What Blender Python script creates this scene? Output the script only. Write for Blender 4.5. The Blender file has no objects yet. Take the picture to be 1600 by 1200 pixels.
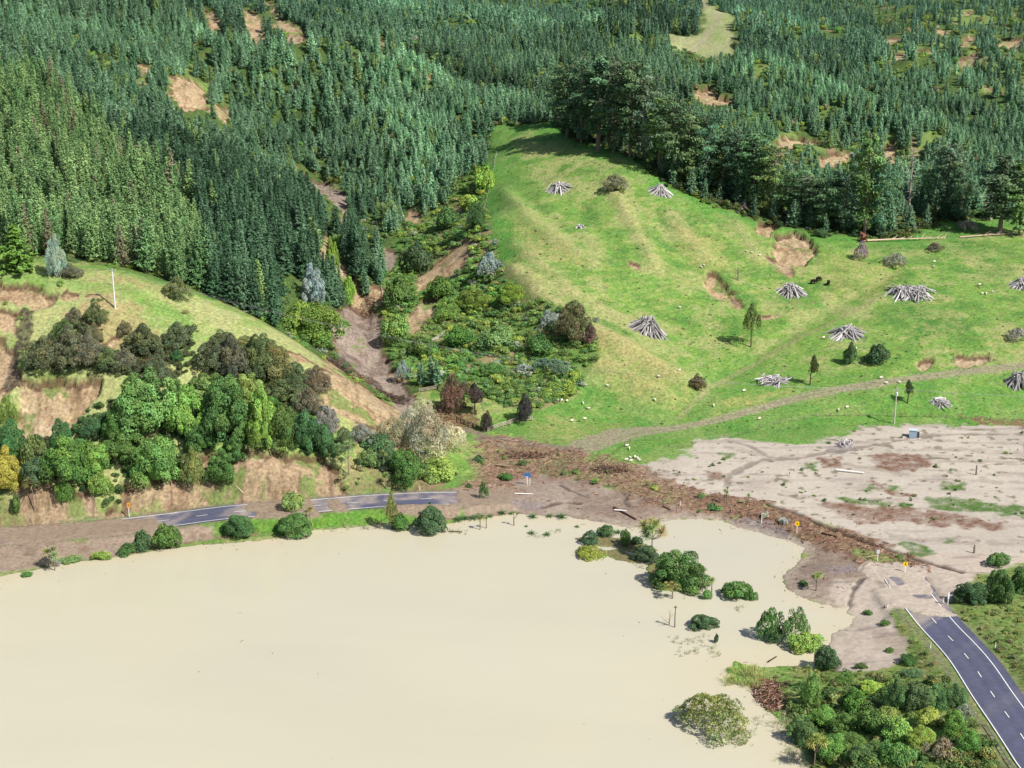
import bpy, math, random, time
import numpy as np
import bpy
from mathutils import Vector, Euler, Matrix
SC = bpy.context.scene
# ---------------------------------------------------------------- camera, sky, sun, exposure
_cam = bpy.data.cameras.new('camera'); CAM = bpy.data.objects.new('camera', _cam); SC.collection.objects.link(CAM)
CAM.location = (0, 0, 152.0); CAM.rotation_euler = (math.radians(90 - 17.0), 0, 0)
_cam.sensor_width = 36.0; _cam.lens = 36.0 * 2311.0 / 1600.0; _cam.clip_start = 1.0; _cam.clip_end = 8000.0
SC.camera = CAM
SC.render.resolution_x, SC.render.resolution_y = 1024, 768
SUN_ELEV, SUN_TURN = math.radians(47), math.radians(127)
_w = bpy.data.worlds.new('World'); SC.world = _w; _w.use_nodes = True
_nt = _w.node_tree; _bg = _nt.nodes['Background']; _sky = _nt.nodes.new('ShaderNodeTexSky'); _sky.sky_type = 'NISHITA'; _sky.sun_disc = False
_sky.sun_elevation = SUN_ELEV; _sky.sun_rotation = SUN_TURN; _sky.air_density = 1.0; _sky.dust_density = 1.5; _sky.ozone_density = 1.0
_nt.links.new(_sky.outputs[0], _bg.inputs[0]); _bg.inputs[1].default_value = 0.08
_sl = bpy.data.lights.new('sun', 'SUN'); _sl.energy = 5.0; _sl.angle = math.radians(0.55); _sl.color = (1.0, 0.95, 0.87)
SUN = bpy.data.objects.new('sun', _sl); SC.collection.objects.link(SUN)
_sd = Vector((math.sin(SUN_TURN) * math.cos(SUN_ELEV), math.cos(SUN_TURN) * math.cos(SUN_ELEV), math.sin(SUN_ELEV)))
SUN.rotation_euler = _sd.to_track_quat('Z', 'Y').to_euler(); SUN.location = _sd * 900
SC.view_settings.view_transform = 'Standard'; SC.view_settings.look = 'None'; SC.view_settings.exposure = 0.34; SC.view_settings.gamma = 1.0
try:
    SC.cycles.max_bounces = 5; SC.cycles.diffuse_bounces = 2; SC.cycles.glossy_bounces = 2; SC.cycles.transmission_bounces = 2
    SC.cycles.volume_bounces = 0; SC.cycles.transparent_max_bounces = 4
except Exception: pass

import math, random, time
import numpy as np
T00 = time.time()
# ---------------------------------------------------------------- camera model (metres, lake level = 0)
CAM_H, FPX, PITCH = 152.0, 2311.0, math.radians(17.0)
cP, sP = math.cos(PITCH), math.sin(PITCH)
def ray(px, py):
    u = (px - 800.0) / FPX; v = (py - 600.0) / FPX
    k = cP - v * sP
    return u / k, (-sP - v * cP) / k            # X per metre of Y, Z drop per metre of Y
def pix(X, Y, Z):
    dz = Z - CAM_H
    d = Y * cP - dz * sP
    return 800.0 + FPX * X / d, 600.0 - FPX * (Y * sP + dz * cP) / d
SUN_EL, SUN_AZ = math.radians(47), math.radians(127)     # azimuth clockwise from the view direction (+Y)

# ---------------------------------------------------------------- noise
def _h(ix, iy, s):
    n = (ix.astype(np.int64) * 374761393 + iy.astype(np.int64) * 668265263 + s * 982451653) & 0xffffffff
    n = ((n ^ (n >> 13)) * 1274126177) & 0xffffffff
    n = n ^ (n >> 16)
    return (n & 0xffff) / 32767.5 - 1.0
def vnoise(x, y, s=0):
    x = np.asarray(x, float); y = np.asarray(y, float)
    ix = np.floor(x); iy = np.floor(y); fx = x - ix; fy = y - iy
    fx = fx * fx * fx * (fx * (fx * 6 - 15) + 10); fy = fy * fy * fy * (fy * (fy * 6 - 15) + 10)
    a = _h(ix, iy, s); b = _h(ix + 1, iy, s); c = _h(ix, iy + 1, s); d = _h(ix + 1, iy + 1, s)
    return (a * (1 - fx) + b * fx) * (1 - fy) + (c * (1 - fx) + d * fx) * fy
def fbm(x, y, scale, octaves=4, s=0, gain=0.5):
    t = 0; a = 1.0; n = 0; f = 1.0 / scale
    c, d = math.cos(0.6), math.sin(0.6)
    x = np.asarray(x, float); y = np.asarray(y, float)
    for o in range(octaves):
        t = t + a * vnoise(x * f, y * f, s + o * 17); n += a
        a *= gain; f *= 2.03; x, y = c * x - d * y, d * x + c * y
    return t / n
def sstep(a, b, x):
    t = np.clip((x - a) / (b - a), 0, 1); return t * t * (3 - 2 * t)

# ---------------------------------------------------------------- the lie of the land: (pixel x, pixel y, distance Y)
CP = [
 # lake bed and shore
 (0,1000,305),(400,1000,305),(800,1000,305),(1100,1000,305),
 (0,900,335),(250,860,350),(500,830,362),(700,828,362),(900,822,366),(1060,815,368),(1200,850,352),
 (1240,905,333),(1300,960,313),(1230,1060,280),(1250,1190,248),(1500,1300,215),(1750,1300,205),
 # left road and mud
 (0,830,362),(120,812,366),(235,815,366),(300,805,369.5),(420,798,373),(560,785,379),(700,780,381),(770,780,382),
 # bank over the road, bench, knoll
 (50,740,374),(200,770,374),(300,770,377),(400,765,378),(500,762,381),(600,760,386),(680,758,390),
 (50,720,380),(100,680,388),(0,660,392),(200,690,386),(300,700,388),(400,735,381),(470,730,386),(550,720,395),(620,728,398),(680,720,408),
 (30,592,402),(200,585,402),(0,560,412),(100,520,418),(200,530,420),(300,600,408),(380,600,412),(450,640,408),(550,650,412),(620,690,412),
 (-120,430,440),(0,432,440),(100,437,440),(200,448,440),(300,490,435),(380,520,430),(440,550,428),(500,580,425),(550,612,425),(600,642,424),(660,675,424),(720,696,424),
 (0,480,428),(180,475,430),(280,520,425),
 # creek
 (740,712,428),(680,668,447),(620,622,466),(570,562,506),(556,500,548),(572,430,602),(540,330,690),(500,280,750),(440,240,830),
 # forest hill left
 (100,400,505),(0,400,505),(300,400,540),(400,470,500),(470,440,530),(500,520,498),(480,400,565),(515,395,580),(430,330,640),
 (0,330,570),(0,250,640),(150,250,650),(300,250,680),(300,130,800),(150,150,760),(0,130,740),(430,200,780),(420,130,850),
 (0,22,880),(150,50,900),(350,76,900),(400,78,905),(500,92,880),(650,120,855),(760,182,800),
 # face of the second spur, right of the creek
 (650,330,670),(600,250,745),(650,200,785),(720,250,730),(740,330,640),(680,400,600),(630,470,555),(640,530,515),(560,200,820),
 # gully scrub
 (700,460,556),(640,520,520),(700,600,470),(850,620,462),(800,550,490),(750,640,455),(760,500,525),(840,490,512),
 # paddock spur
 (770,190,760),(762,250,690),(768,340,600),(800,430,545),(900,505,503),(960,535,488),(1050,590,470),(1080,650,450),(860,440,535),
 (870,188,742),(1000,270,640),(1000,400,562),(900,330,610),(1015,500,517),(1100,565,489),(1175,530,506),(1200,380,592),(1150,320,636),
 (1300,370,602),(1330,520,506),(1430,450,546),(1210,595,475),(1400,615,462),(1397,660,450),(1200,655,449),(950,660,449),(1300,600,470),(1130,440,550),(1230,460,545),
 (1600,665,446),(1600,570,480),(1600,450,550),(1600,370,602),(1480,370,604),(1760,660,446),(1760,560,480),(1760,440,550),(1760,360,604),
 # flats
 (800,660,447),(850,690,430),(900,720,413),(800,750,398),(1000,760,393),(1000,700,425),(1200,820,365),(1200,740,404),(1400,750,399),(1400,810,369),(1600,750,398),(1600,850,351.5),(1760,750,398),(1760,850,351),(1350,870,344),
 # right road, its banks, foreground
 (1440,945,314),(1420,965,308),(1500,1050,277),(1540,1110,258),(1590,1170,241),(1560,900,331),(1590,1000,291),(1700,1000,290),(1350,1050,282),(1400,1100,263),(1300,1150,257),(1500,1150,246),(1450,1020,289),(1700,1150,240),(1640,1120,250),
 # behind the shelter belt and up the far slopes
 (800,150,840),(880,150,830),(1000,190,800),(1100,250,720),(1230,300,670),(1400,300,680),(1550,300,680),
 (650,82,965),(800,100,950),(900,80,975),(1000,100,940),(1200,130,905),(1100,152,862),(1230,230,765),(1310,240,762),(1450,280,735),(1600,250,800),(1450,195,860),(1760,240,800),
 (700,40,1120),(450,35,1080),(300,25,1080),(100,10,1010),(-150,20,900),(-150,250,640),(-150,400,505),
 (1100,55,1150),(1080,90,1060),(1000,20,1260),(1300,50,1180),(1400,100,1030),(1600,150,955),(1600,50,1200),(1760,150,955),(1760,40,1220),(1300,150,930),
 (100,-40,1300),(450,-30,1350),(800,-15,1400),(1100,0,1420),(1400,0,1400),(1700,0,1400),(-200,-30,1250),
]
_P = []
for (px, py, Y) in CP:
    a, b = ray(px, py); _P.append((a * Y, Y, CAM_H + b * Y))
_P += [(-900, 2600, 330), (0, 2600, 330), (900, 2600, 330), (-420, 760, 95), (-330, 350, 3), (-330, 440, 55), (330, 230, 12), (-300, 200, -5), (0, 200, -5), (420, 460, 4)]
_P = np.array(_P)
CTRL = _P
def _tps_fit(P, lam):
    x = P[:, :2] / 200.0; n = len(x)
    r2 = ((x[:, None] - x[None]) ** 2).sum(-1)
    K = 0.5 * r2 * np.log(r2 + 1e-12) + lam * np.eye(n)
    A = np.zeros((n + 3, n + 3)); A[:n, :n] = K; A[:n, n] = 1; A[:n, n + 1:] = x; A[n, :n] = 1; A[n + 1:, :n] = x.T
    return x, np.linalg.solve(A, np.r_[P[:, 2], 0, 0, 0])
_tx, _tw = _tps_fit(_P, 1e-4)
def base_h(X, Y):
    X = np.asarray(X, float); sh = X.shape
    x = X.ravel() / 200.0; y = np.asarray(Y, float).ravel() / 200.0
    out = _tw[-3] + _tw[-2] * x + _tw[-1] * y
    for i in range(len(_tx)):
        r2 = (x - _tx[i, 0]) ** 2 + (y - _tx[i, 1]) ** 2
        out += _tw[i] * 0.5 * r2 * np.log(r2 + 1e-12)
    return out.reshape(sh)

# ---------------------------------------------------------------- ground grid: rows at constant Y, columns at constant X/Y
ROWS = np.concatenate([np.arange(205, 240, 1.0), np.arange(240, 470, 0.5), np.arange(470, 850, 1.0), np.arange(850, 1500, 2.5), np.arange(1500, 2501, 20.0)])
COLS = np.arange(-0.50, 0.5001, 0.00125)
GY = np.repeat(ROWS[:, None], len(COLS), 1); GX = GY * COLS[None, :]
NR, NC = GX.shape
# smooth base evaluated on a coarse copy of the grid, then interpolated
_cr = np.concatenate([ROWS[::4], ROWS[-1:]]); _cc = np.concatenate([COLS[::5], COLS[-1:] + 1e-6])
_cz = base_h(_cr[:, None] * _cc[None, :], np.repeat(_cr[:, None], len(_cc), 1))
def _interp(rows, cols, Z, X, Y):
    Y = np.clip(Y, rows[0], rows[-1] - 1e-6); u = np.clip(X / Y, cols[0], cols[-1] - 1e-7)
    j = np.clip(np.searchsorted(rows, Y, side='right') - 1, 0, len(rows) - 2); i = np.clip(np.searchsorted(cols, u, side='right') - 1, 0, len(cols) - 2)
    fy = (Y - rows[j]) / (rows[j + 1] - rows[j]); fx = (u - cols[i]) / (cols[i + 1] - cols[i])
    return (Z[j, i] * (1 - fx) + Z[j, i + 1] * fx) * (1 - fy) + (Z[j + 1, i] * (1 - fx) + Z[j + 1, i + 1] * fx) * fy
def lerp_h(Z, X, Y): return _interp(ROWS, COLS, Z, np.asarray(X, float), np.asarray(Y, float))
GZ = _interp(_cr, _cc, _cz, GX, GY)
def hit(Z, px, py, ymin=215.0, ymax=2000.0):
    """first meeting of the sight line through (px, py) with the ground: world X, Y, Z"""
    a, b = ray(px, py)
    ys = np.concatenate([np.arange(ymin, 480, 0.5), np.arange(480, ymax, 1.0)])
    d = (CAM_H + b * ys) - lerp_h(Z, a * ys, ys)
    k = np.nonzero(d < 0)[0]
    if len(k) == 0: Y = ymax
    elif k[0] == 0: Y = ymin
    else:
        i = k[0]; Y = ys[i - 1] + (ys[i] - ys[i - 1]) * d[i - 1] / (d[i - 1] - d[i] + 1e-9)
    return a * Y, Y, float(lerp_h(Z, np.array([a * Y]), np.array([Y]))[0])
BASE = GZ.copy()
def g0(px, py, **k): return hit(BASE, px, py, **k)

# ---------------------------------------------------------------- outlines in the world, from sight lines onto the ground
def plane0(px, py, z=0.0):
    a, b = ray(px, py); Y = (z - CAM_H) / b; return a * Y, Y
def dens(pts, n=3, closed=True):
    out = []; m = len(pts)
    for i in range(m if closed else m - 1):
        p, q = pts[i], pts[(i + 1) % m]
        for k in range(n): out.append((p[0] + (q[0] - p[0]) * k / n, p[1] + (q[1] - p[1]) * k / n))
    if not closed: out.append(pts[-1])
    return out
def wpoly(pts, n=2, flat=False, closed=True):
    pts = dens(pts, n, closed)
    return np.array([(plane0(*p) if flat else g0(*p)[:2]) for p in pts])
def seg_dist(X, Y, P, closed):
    d = np.full(X.shape, 1e9); m = len(P)
    for i in range(m if closed else m - 1):
        ax, ay = P[i]; bx, by = P[(i + 1) % m]
        L = (bx - ax) ** 2 + (by - ay) ** 2 + 1e-9
        t = np.clip(((X - ax) * (bx - ax) + (Y - ay) * (by - ay)) / L, 0, 1)
        d = np.minimum(d, (X - ax - t * (bx - ax)) ** 2 + (Y - ay - t * (by - ay)) ** 2)
    return np.sqrt(d)
def inside(X, Y, P):
    c = np.zeros(X.shape, bool); m = len(P)
    for i in range(m):
        ax, ay = P[i]; bx, by = P[(i + 1) % m]
        if ay == by: continue
        c ^= ((ay > Y) != (by > Y)) & (X < (bx - ax) * (Y - ay) / (by - ay) + ax)
    return c
def sdist(X, Y, P):
    """positive inside"""
    d = seg_dist(X, Y, P, True)
    return np.where(inside(X, Y, P), d, -d)
def grid_sd(P, margin=12.0, closed=True):
    """signed distance (closed) or distance (open) on the ground grid, only near the outline"""
    out = np.full(GX.shape, -1e3 if closed else 1e3)
    r = (ROWS > P[:, 1].min() - margin) & (ROWS < P[:, 1].max() + margin)
    if not r.any(): return out
    ri = np.nonzero(r)[0]; sx = GX[ri]
    ci = np.nonzero(((sx > P[:, 0].min() - margin) & (sx < P[:, 0].max() + margin)).any(0))[0]
    if len(ci) == 0: return out
    sl = np.s_[ri[0]:ri[-1] + 1, ci[0]:ci[-1] + 1]
    out[sl] = sdist(GX[sl], GY[sl], P) if closed else seg_dist(GX[sl], GY[sl], P, False)
    return out
N1 = fbm(GX, GY, 3.0, 4, 1); N2 = fbm(GX, GY, 14.0, 4, 2); N3 = fbm(GX, GY, 60.0, 4, 3); N0 = vnoise(GX / 0.9, GY / 0.9, 9)
def area(pts, soft=0.6, warp=1.2, flat=False, n=2, margin=12.0):
    P = wpoly(pts, n, flat)
    return sstep(-soft, soft, grid_sd(P, margin) + warp * N1 * 1.6 + warp * 0.6 * N2)
def band(pts, w, soft=0.5, warp=0.4, flat=False):
    P = wpoly(pts, 2, flat, False)
    return 1 - sstep(w - soft, w + soft, grid_sd(P, w + 8, False) + warp * N1 * 2)

# ---- lake outline
LAKE_PX = [(-700, 985), (-300, 930), (0, 900), (60, 889), (110, 878), (150, 875), (200, 868), (250, 858), (330, 850), (420, 843), (470, 838), (492, 829), (540, 826), (580, 822), (612, 816), (650, 822), (690, 824),
 (720, 814), (760, 806), (800, 802), (850, 806), (880, 806), (915, 812), (960, 820), (985, 826), (1005, 824), (1030, 816), (1060, 811), (1100, 811), (1130, 813), (1150, 824), (1200, 836), (1235, 846), (1258, 856), (1250, 872), (1238, 888), (1225, 900), (1230, 918),
 (1248, 932), (1290, 944), (1318, 952), (1335, 966), (1322, 982), (1300, 990), (1296, 1010), (1300, 1030), (1270, 1043), (1230, 1040), (1190, 1042), (1150, 1034), (1132, 1046), (1145, 1060), (1185, 1078), (1190, 1100), (1200, 1112), (1228, 1132), (1240, 1160), (1262, 1190), (1300, 1300), (1320, 1420), (-700, 1420)]
LAKE = wpoly(LAKE_PX, 2, True)
lake_sd = np.full(GX.shape, -60.0)
_m = GY < 430
lake_sd[_m] = sdist(GX[_m], GY[_m], LAKE)
lake_sd = lake_sd + 0.9 * N1 + 0.5 * N2
ISLETS = [[(905, 862), (940, 858), (960, 864), (940, 872), (912, 874)], [(935, 862), (965, 858), (985, 868), (1010, 878), (990, 880), (955, 872)],
          [(1275, 905), (1290, 900), (1312, 908), (1300, 916), (1278, 914)], [(1010, 880), (1090, 885), (1105, 915), (1080, 928), (1020, 920)], [(900, 842), (935, 838), (995, 845), (1030, 860), (1010, 868), (960, 856), (915, 852)]]
islet = np.zeros(GX.shape)
for P in ISLETS: islet = np.maximum(islet, area(P, 1.2, 0.5, True))
TPSZ = GZ.copy()
shore_h = 0.10 + 0.045 * np.clip(-lake_sd, 0, 40)
Z = np.maximum(TPSZ, shore_h)
near = sstep(0, 10, -lake_sd); Z = shore_h * (1 - near) + Z * near
Z = np.where(lake_sd > 0, -np.minimum(0.05 + 0.10 * lake_sd, 3.0), Z)
Z = np.where((lake_sd > 0) & (islet > 0.3), 0.12 * islet + 0.05 * N1, Z)

# ---- relief
flat_w = sstep(460, 520, GY) ; hill = sstep(3.0, 14.0, TPSZ)
far_w = sstep(560, 800, GY)
Z += hill * (0.35 * N2 + 0.14 * N1) + far_w * N3 * 5.0 + sstep(900, 1200, GY) * fbm(GX, GY, 140.0, 3, 7) * 12.0
# erosion ribs and gullies across the paddock and the knoll
RIBS = [([(785, 296), (830, 345), (880, 380), (925, 412)], 1.5, 4.0), ([(950, 285), (985, 345), (1008, 385), (1025, 418)], 1.3, 3.5), ([(1050, 335), (1080, 375), (1108, 408)], 1.0, 4.0),
        ([(800, 425), (850, 475), (900, 503), (935, 521), (990, 552), (1060, 592)], 2.4, 5.0), ([(835, 440), (905, 470), (985, 505)], 1.2, 4.0), ([(800, 380), (850, 420), (900, 460)], 1.0, 3.5),
        ([(1140, 330), (1165, 370), (1190, 410)], 0.9, 4.0), ([(930, 560), (990, 590), (1040, 620)], 0.9, 3.5), ([(1060, 640), (1130, 590), (1230, 520), (1340, 460), (1400, 420)], -1.1, 5.0),
        ([(815, 300), (870, 350), (940, 400)], -0.9, 3.5), ([(1020, 330), (1060, 400), (1110, 440)], -0.8, 4.0), ([(880, 300), (930, 350), (975, 410)], -0.7, 4.0), ([(1000, 450), (1100, 500), (1160, 540)], -0.6, 4.0),
        ([(560, 470), (572, 520), (590, 570), (625, 625), (690, 672)], -1.4, 4.0), ([(430, 545), (500, 590), (560, 625)], 0.8, 3.0),
        ([(-200, 0), (0, 22), (170, 48), (270, 62)], 15, 30), ([(270, 62), (330, 76), (375, 90)], 6, 18), ([(520, 100), (650, 122), (758, 184)], 10, 22), ([(930, 75), (1060, 92), (1180, 122), (1260, 150), (1350, 190), (1450, 235)], 14, 26), ([(900, -5), (990, 20), (1100, 45), (1200, 60)], 12, 40), ([(1350, 60), (1450, 110), (1600, 170), (1700, 200)], 13, 30), ([(560, 20), (700, 45), (850, 60)], 8, 30), ([(430, 120), (540, 165), (640, 230), (690, 300)], 4, 16), ([(330, 95), (400, 180), (450, 240)], -6, 22)]
VALES = [([(-200, 0), (0, 22), (170, 48), (270, 62), (360, 84)], -20, 34, 75), ([(400, 84), (520, 100), (650, 122), (758, 184)], -15, 26, 55), ([(930, 75), (1060, 92), (1180, 122), (1260, 150), (1350, 190), (1450, 235)], -16, 28, 60), ([(1350, 60), (1450, 110), (1600, 170), (1700, 200)], -14, 28, 65), ([(900, -5), (990, 20), (1100, 45), (1200, 60)], -14, 30, 70)]
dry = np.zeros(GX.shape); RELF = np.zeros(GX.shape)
for pts, h, w, dy in VALES:
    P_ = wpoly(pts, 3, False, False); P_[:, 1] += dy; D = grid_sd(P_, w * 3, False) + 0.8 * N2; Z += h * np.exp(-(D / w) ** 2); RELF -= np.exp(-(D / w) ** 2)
for pts, h, w in RIBS:
    D = grid_sd(wpoly(pts, 3, False, False), w * 3, False) + 0.8 * N2
    g = np.exp(-(D / w) ** 2); Z += h * g
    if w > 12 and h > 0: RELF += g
    if h > 0 and w < 10: dry = np.maximum(dry, g * (0.55 if h < 2 else 0.8))
pasture = np.clip(hill * (1 - far_w * 0), 0, 1) * sstep(-60, -20, GX) * (GY < 800)
terr = np.sin(2 * math.pi * (Z / 1.35) + 3.5 * N2 + 2.2 * N1) * pasture * sstep(-0.5, 0.2, N3 + .4 * N2)
Z += 0.05 * terr
# ---- slips: bare scars sunk into the slope
SLIPS = [  # outline, depth, tone (0 tan, 1 pink-brown, 2 grey mud)
 ([(300, 108), (330, 130), (325, 165), (290, 178), (262, 150), (265, 120)], 1.5, 0), ([(214, 98), (237, 105), (232, 118), (212, 112)], 1, 0), ([(318, 170), (350, 150), (368, 168), (350, 186)], 1, 0),
 ([(312, 4), (335, 10), (348, 42), (325, 40)], 2, 1), ([(376, 12), (402, 18), (420, 62), (385, 48)], 2, 0), ([(408, -4), (430, 5), (440, 28), (490, 55), (470, 68), (446, 50), (424, 30)], 2, 1),
 ([(478, 262), (500, 268), (522, 280), (541, 300), (554, 345), (532, 352), (524, 322), (500, 303), (482, 284)], 1.5, 2), ([(462, 245), (482, 262), (478, 280), (462, 262)], 1, 1),
 ([(497, 370), (517, 363), (537, 395), (549, 430), (574, 462), (584, 502), (556, 496), (540, 445), (510, 418), (493, 392)], 1.5, 0),
 ([(738, 372), (738, 410), (712, 432), (682, 442), (653, 455), (651, 430), (690, 402), (715, 382)], 1.3, 0), ([(652, 466), (684, 462), (676, 500), (648, 526), (622, 514)], 1.2, 0), ([(600, 385), (622, 392), (616, 425), (598, 418)], 0.8, 2),
 ([(706, 320), (722, 318), (716, 345), (700, 345)], 0.6, 0), ([(600, 455), (618, 455), (614, 470), (600, 470)], 0.5, 0), ([(640, 330), (660, 335), (650, 350), (632, 345)], 0.5, 0),
 ([(1078, 132), (1116, 129), (1122, 145), (1152, 153), (1135, 170), (1100, 168), (1078, 155)], 2, 0), ([(1200, 250), (1212, 215), (1232, 205), (1292, 212), (1290, 222), (1242, 226), (1216, 260)], 2, 0),
 ([(1278, 240), (1332, 230), (1332, 252), (1284, 258)], 1.5, 0), ([(1372, 232), (1402, 232), (1402, 252), (1380, 248)], 1.5, 0),
 ([(1180, 350), (1206, 344), (1216, 356), (1200, 370), (1184, 366)], 1.2, 0), ([(1210, 366), (1240, 360), (1270, 372), (1276, 394), (1258, 416), (1222, 414), (1204, 394)], 1.6, 0), ([(1195, 400), (1240, 412), (1236, 432), (1212, 425)], 0.6, 1),
 ([(1106, 421), (1126, 425), (1140, 456), (1128, 470), (1108, 462), (1100, 442)], 1.2, 0), ([(1140, 452), (1152, 462), (1160, 480), (1148, 478)], 0.8, 1), ([(985, 408), (998, 409), (998, 421), (988, 419)], 0.7, 1), ([(1168, 492), (1218, 492), (1216, 500), (1170, 499)], 0.3, 0),
 ([(1426, 572), (1440, 561), (1456, 560), (1462, 568), (1440, 578)], 1.0, 0), ([(1480, 556), (1520, 552), (1546, 552), (1550, 564), (1500, 573), (1486, 568)], 1.0, 0),
 ([(1498, 88), (1530, 80), (1520, 100), (1494, 112)], 1.5, 1), ([(1502, 62), (1525, 58), (1522, 72), (1500, 74)], 1.5, 1), ([(1500, 20), (1524, 16), (1516, 34), (1504, 36)], 1.5, 1), ([(1580, 24), (1595, 24), (1590, 34), (1578, 34)], 1.5, 1), ([(1530, 146), (1580, 160), (1572, 168), (1540, 162)], 1.5, 1), ([(1430, 76), (1462, 78), (1452, 90), (1428, 90)], 1.2, 0), ([(1560, 58), (1600, 62), (1590, 76), (1556, 72)], 1.2, 0), ([(1395, 100), (1420, 100), (1412, 112), (1392, 112)], 1, 0), ([(1462, 44), (1490, 48), (1478, 60), (1460, 56)], 1, 0),
 ([(1386, 60), (1410, 62), (1400, 72), (1378, 70)], 1, 1), ([(1285, 44), (1325, 44), (1320, 54), (1290, 54)], 1, 0), ([(1230, 42), (1252, 44), (1245, 54)], 1, 0), ([(590, 58), (606, 58), (604, 76), (590, 74)], 1, 0), ([(655, 128), (672, 130), (690, 140), (668, 140)], 1.4, 0),
 ([(500, 50), (512, 60), (500, 66)], 1, 1), ([(990, 40), (1005, 50), (1000, 66), (985, 56)], 1, 1),
 ([(-40, 440), (0, 443), (60, 449), (86, 460), (84, 476), (60, 482), (28, 472), (-20, 470)], 1.6, 0), ([(150, 462), (108, 456), (98, 466), (112, 474)], 0.3, 0), ([(-60, 520), (0, 520), (22, 540), (30, 570), (26, 600), (8, 640), (-60, 650)], 1.8, 0), ([(-60, 484), (10, 486), (30, 496), (24, 516), (-60, 516)], .8, 0),
 ([(34, 592), (90, 590), (160, 588), (152, 616), (128, 650), (92, 688), (40, 686), (24, 650), (18, 612)], 2.2, 0), ([(145, 545), (190, 522), (186, 540), (150, 556)], 0.4, 0),
 ([(300, 722), (330, 705), (370, 700), (404, 696), (452, 706), (504, 712), (528, 735), (544, 764), (500, 776), (440, 784), (380, 782), (300, 778), (196, 776), (190, 756), (240, 745)], 1.9, 1), ([(10, 770), (50, 740), (110, 760), (190, 790), (120, 800), (60, 806)], 0.3, 1),
 ([(468, 590), (510, 580), (556, 594), (600, 626), (660, 652), (690, 676), (640, 680), (590, 668), (540, 656), (500, 640), (476, 616)], 0.5, 0), ([(560, 680), (620, 690), (650, 704), (600, 704)], .3, 0), ([(540, 650), (600, 668), (640, 690), (600, 690), (560, 672)], 0.4, 0), ([(430, 545), (470, 552), (490, 570), (450, 566)], 0.3, 0),
 ([(516, 486), (552, 470), (592, 486), (598, 520), (604, 556), (630, 592), (654, 630), (630, 646), (596, 612), (560, 590), (528, 560), (518, 520)], 0.6, 2), ([(604, 560), (640, 590), (632, 606), (606, 590)], .4, 0), ([(575, 440), (600, 450), (598, 486), (578, 470)], .6, 0), ([(500, 560), (530, 560), (545, 578), (515, 580)], .3, 0),
]
slipm = [np.zeros(GX.shape) for _ in range(3)]
scarp = np.zeros(GX.shape)
for pts, dep, tone in SLIPS:
    fr_ = min(p[1] for p in pts) < 300; m = area(pts, 0.45, 3.2 if fr_ else 1.5, n=2, margin=20 if fr_ else 12)
    Z -= dep * (0.95 if dep < 1.1 or min(p[0] for p in pts) < 1000 else 1.5) * m * (1 + 0.5 * N1)
    slipm[tone] = np.maximum(slipm[tone], m); scarp = np.maximum(scarp, np.clip(np.roll(m, 2, 0) - np.roll(m, -2, 0), 0, 1) * m ** .5)
slip_any = np.maximum(np.maximum(slipm[0], slipm[1]), slipm[2])

# ---- covers
silt = area([(1085, 690), (1150, 688), (1200, 697), (1260, 702), (1320, 690), (1345, 675), (1420, 670), (1600, 664), (1800, 658), (1800, 960), (1650, 900), (1590, 872), (1540, 872), (1500, 888), (1440, 884), (1380, 858), (1300, 826), (1200, 792), (1110, 778), (1040, 760), (990, 744), (1000, 728), (1070, 716)], 1.5, 2.2, n=2)
debris = area([(748, 705), (790, 694), (830, 694), (900, 704), (930, 716), (980, 722), (1040, 745), (1110, 770), (1200, 785), (1300, 820), (1380, 850), (1450, 882), (1440, 892), (1380, 888), (1300, 862), (1240, 838), (1160, 812), (1080, 796), (1010, 785), (940, 760), (880, 745), (830, 740), (800, 760), (770, 785), (715, 782), (722, 755), (750, 735), (742, 718)], 1.5, 2.5)
mud = area([(-60, 860), (0, 836), (90, 822), (180, 808), (236, 812), (262, 822), (285, 828), (335, 830), (336, 846), (280, 850), (200, 866), (140, 878), (60, 890), (-60, 905)], 1.2, 1.0)
mud = np.maximum(mud, area([(700, 764), (745, 760), (800, 740), (880, 744), (1010, 778), (1130, 800), (1250, 838), (1340, 862), (1420, 890), (1440, 902), (1350, 905), (1300, 950), (1230, 930), (1215, 900), (1265, 862), (1200, 838), (1130, 808), (1060, 806), (1000, 822), (940, 818), (880, 806), (800, 800), (735, 800), (712, 790)], 1.2, 1.5))
sand = area([(1300, 905), (1390, 900), (1425, 893), (1480, 890), (1530, 892), (1500, 925), (1478, 950), (1425, 957), (1395, 955), (1412, 1000), (1416, 1032), (1370, 1046), (1310, 1048), (1290, 1010), (1300, 980), (1330, 960), (1290, 930)], 0.8, 0.9)
sand = np.maximum(sand, area([(1400, 862), (1540, 868), (1600, 872), (1700, 868), (1700, 884), (1600, 882), (1500, 906), (1440, 900)], 1.0, 1.0))
TRACK = [(2000, 520), (1760, 545), (1600, 571), (1500, 581), (1400, 595), (1300, 610), (1240, 623), (1180, 640), (1120, 656), (1060, 668), (1000, 678), (950, 690), (900, 702)]
track = band(TRACK, 1.9, 0.5, 0.3)
track = np.maximum(track, area([(880, 700), (900, 686), (960, 672), (1040, 664), (1080, 668), (1010, 684), (960, 694), (920, 708)], 0.8, 1.0))
track2 = band([(1420, 450), (1380, 462), (1290, 508), (1230, 536), (1190, 560), (1110, 600), (1060, 650)], 1.1, 0.6, 0.5)
track3 = np.maximum(band([(750, 706), (800, 700), (850, 698), (900, 703)], 2.2, 0.8, 0.6), band([(722, 680), (760, 700), (790, 712)], 1.6, 0.6, 0.4))
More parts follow.
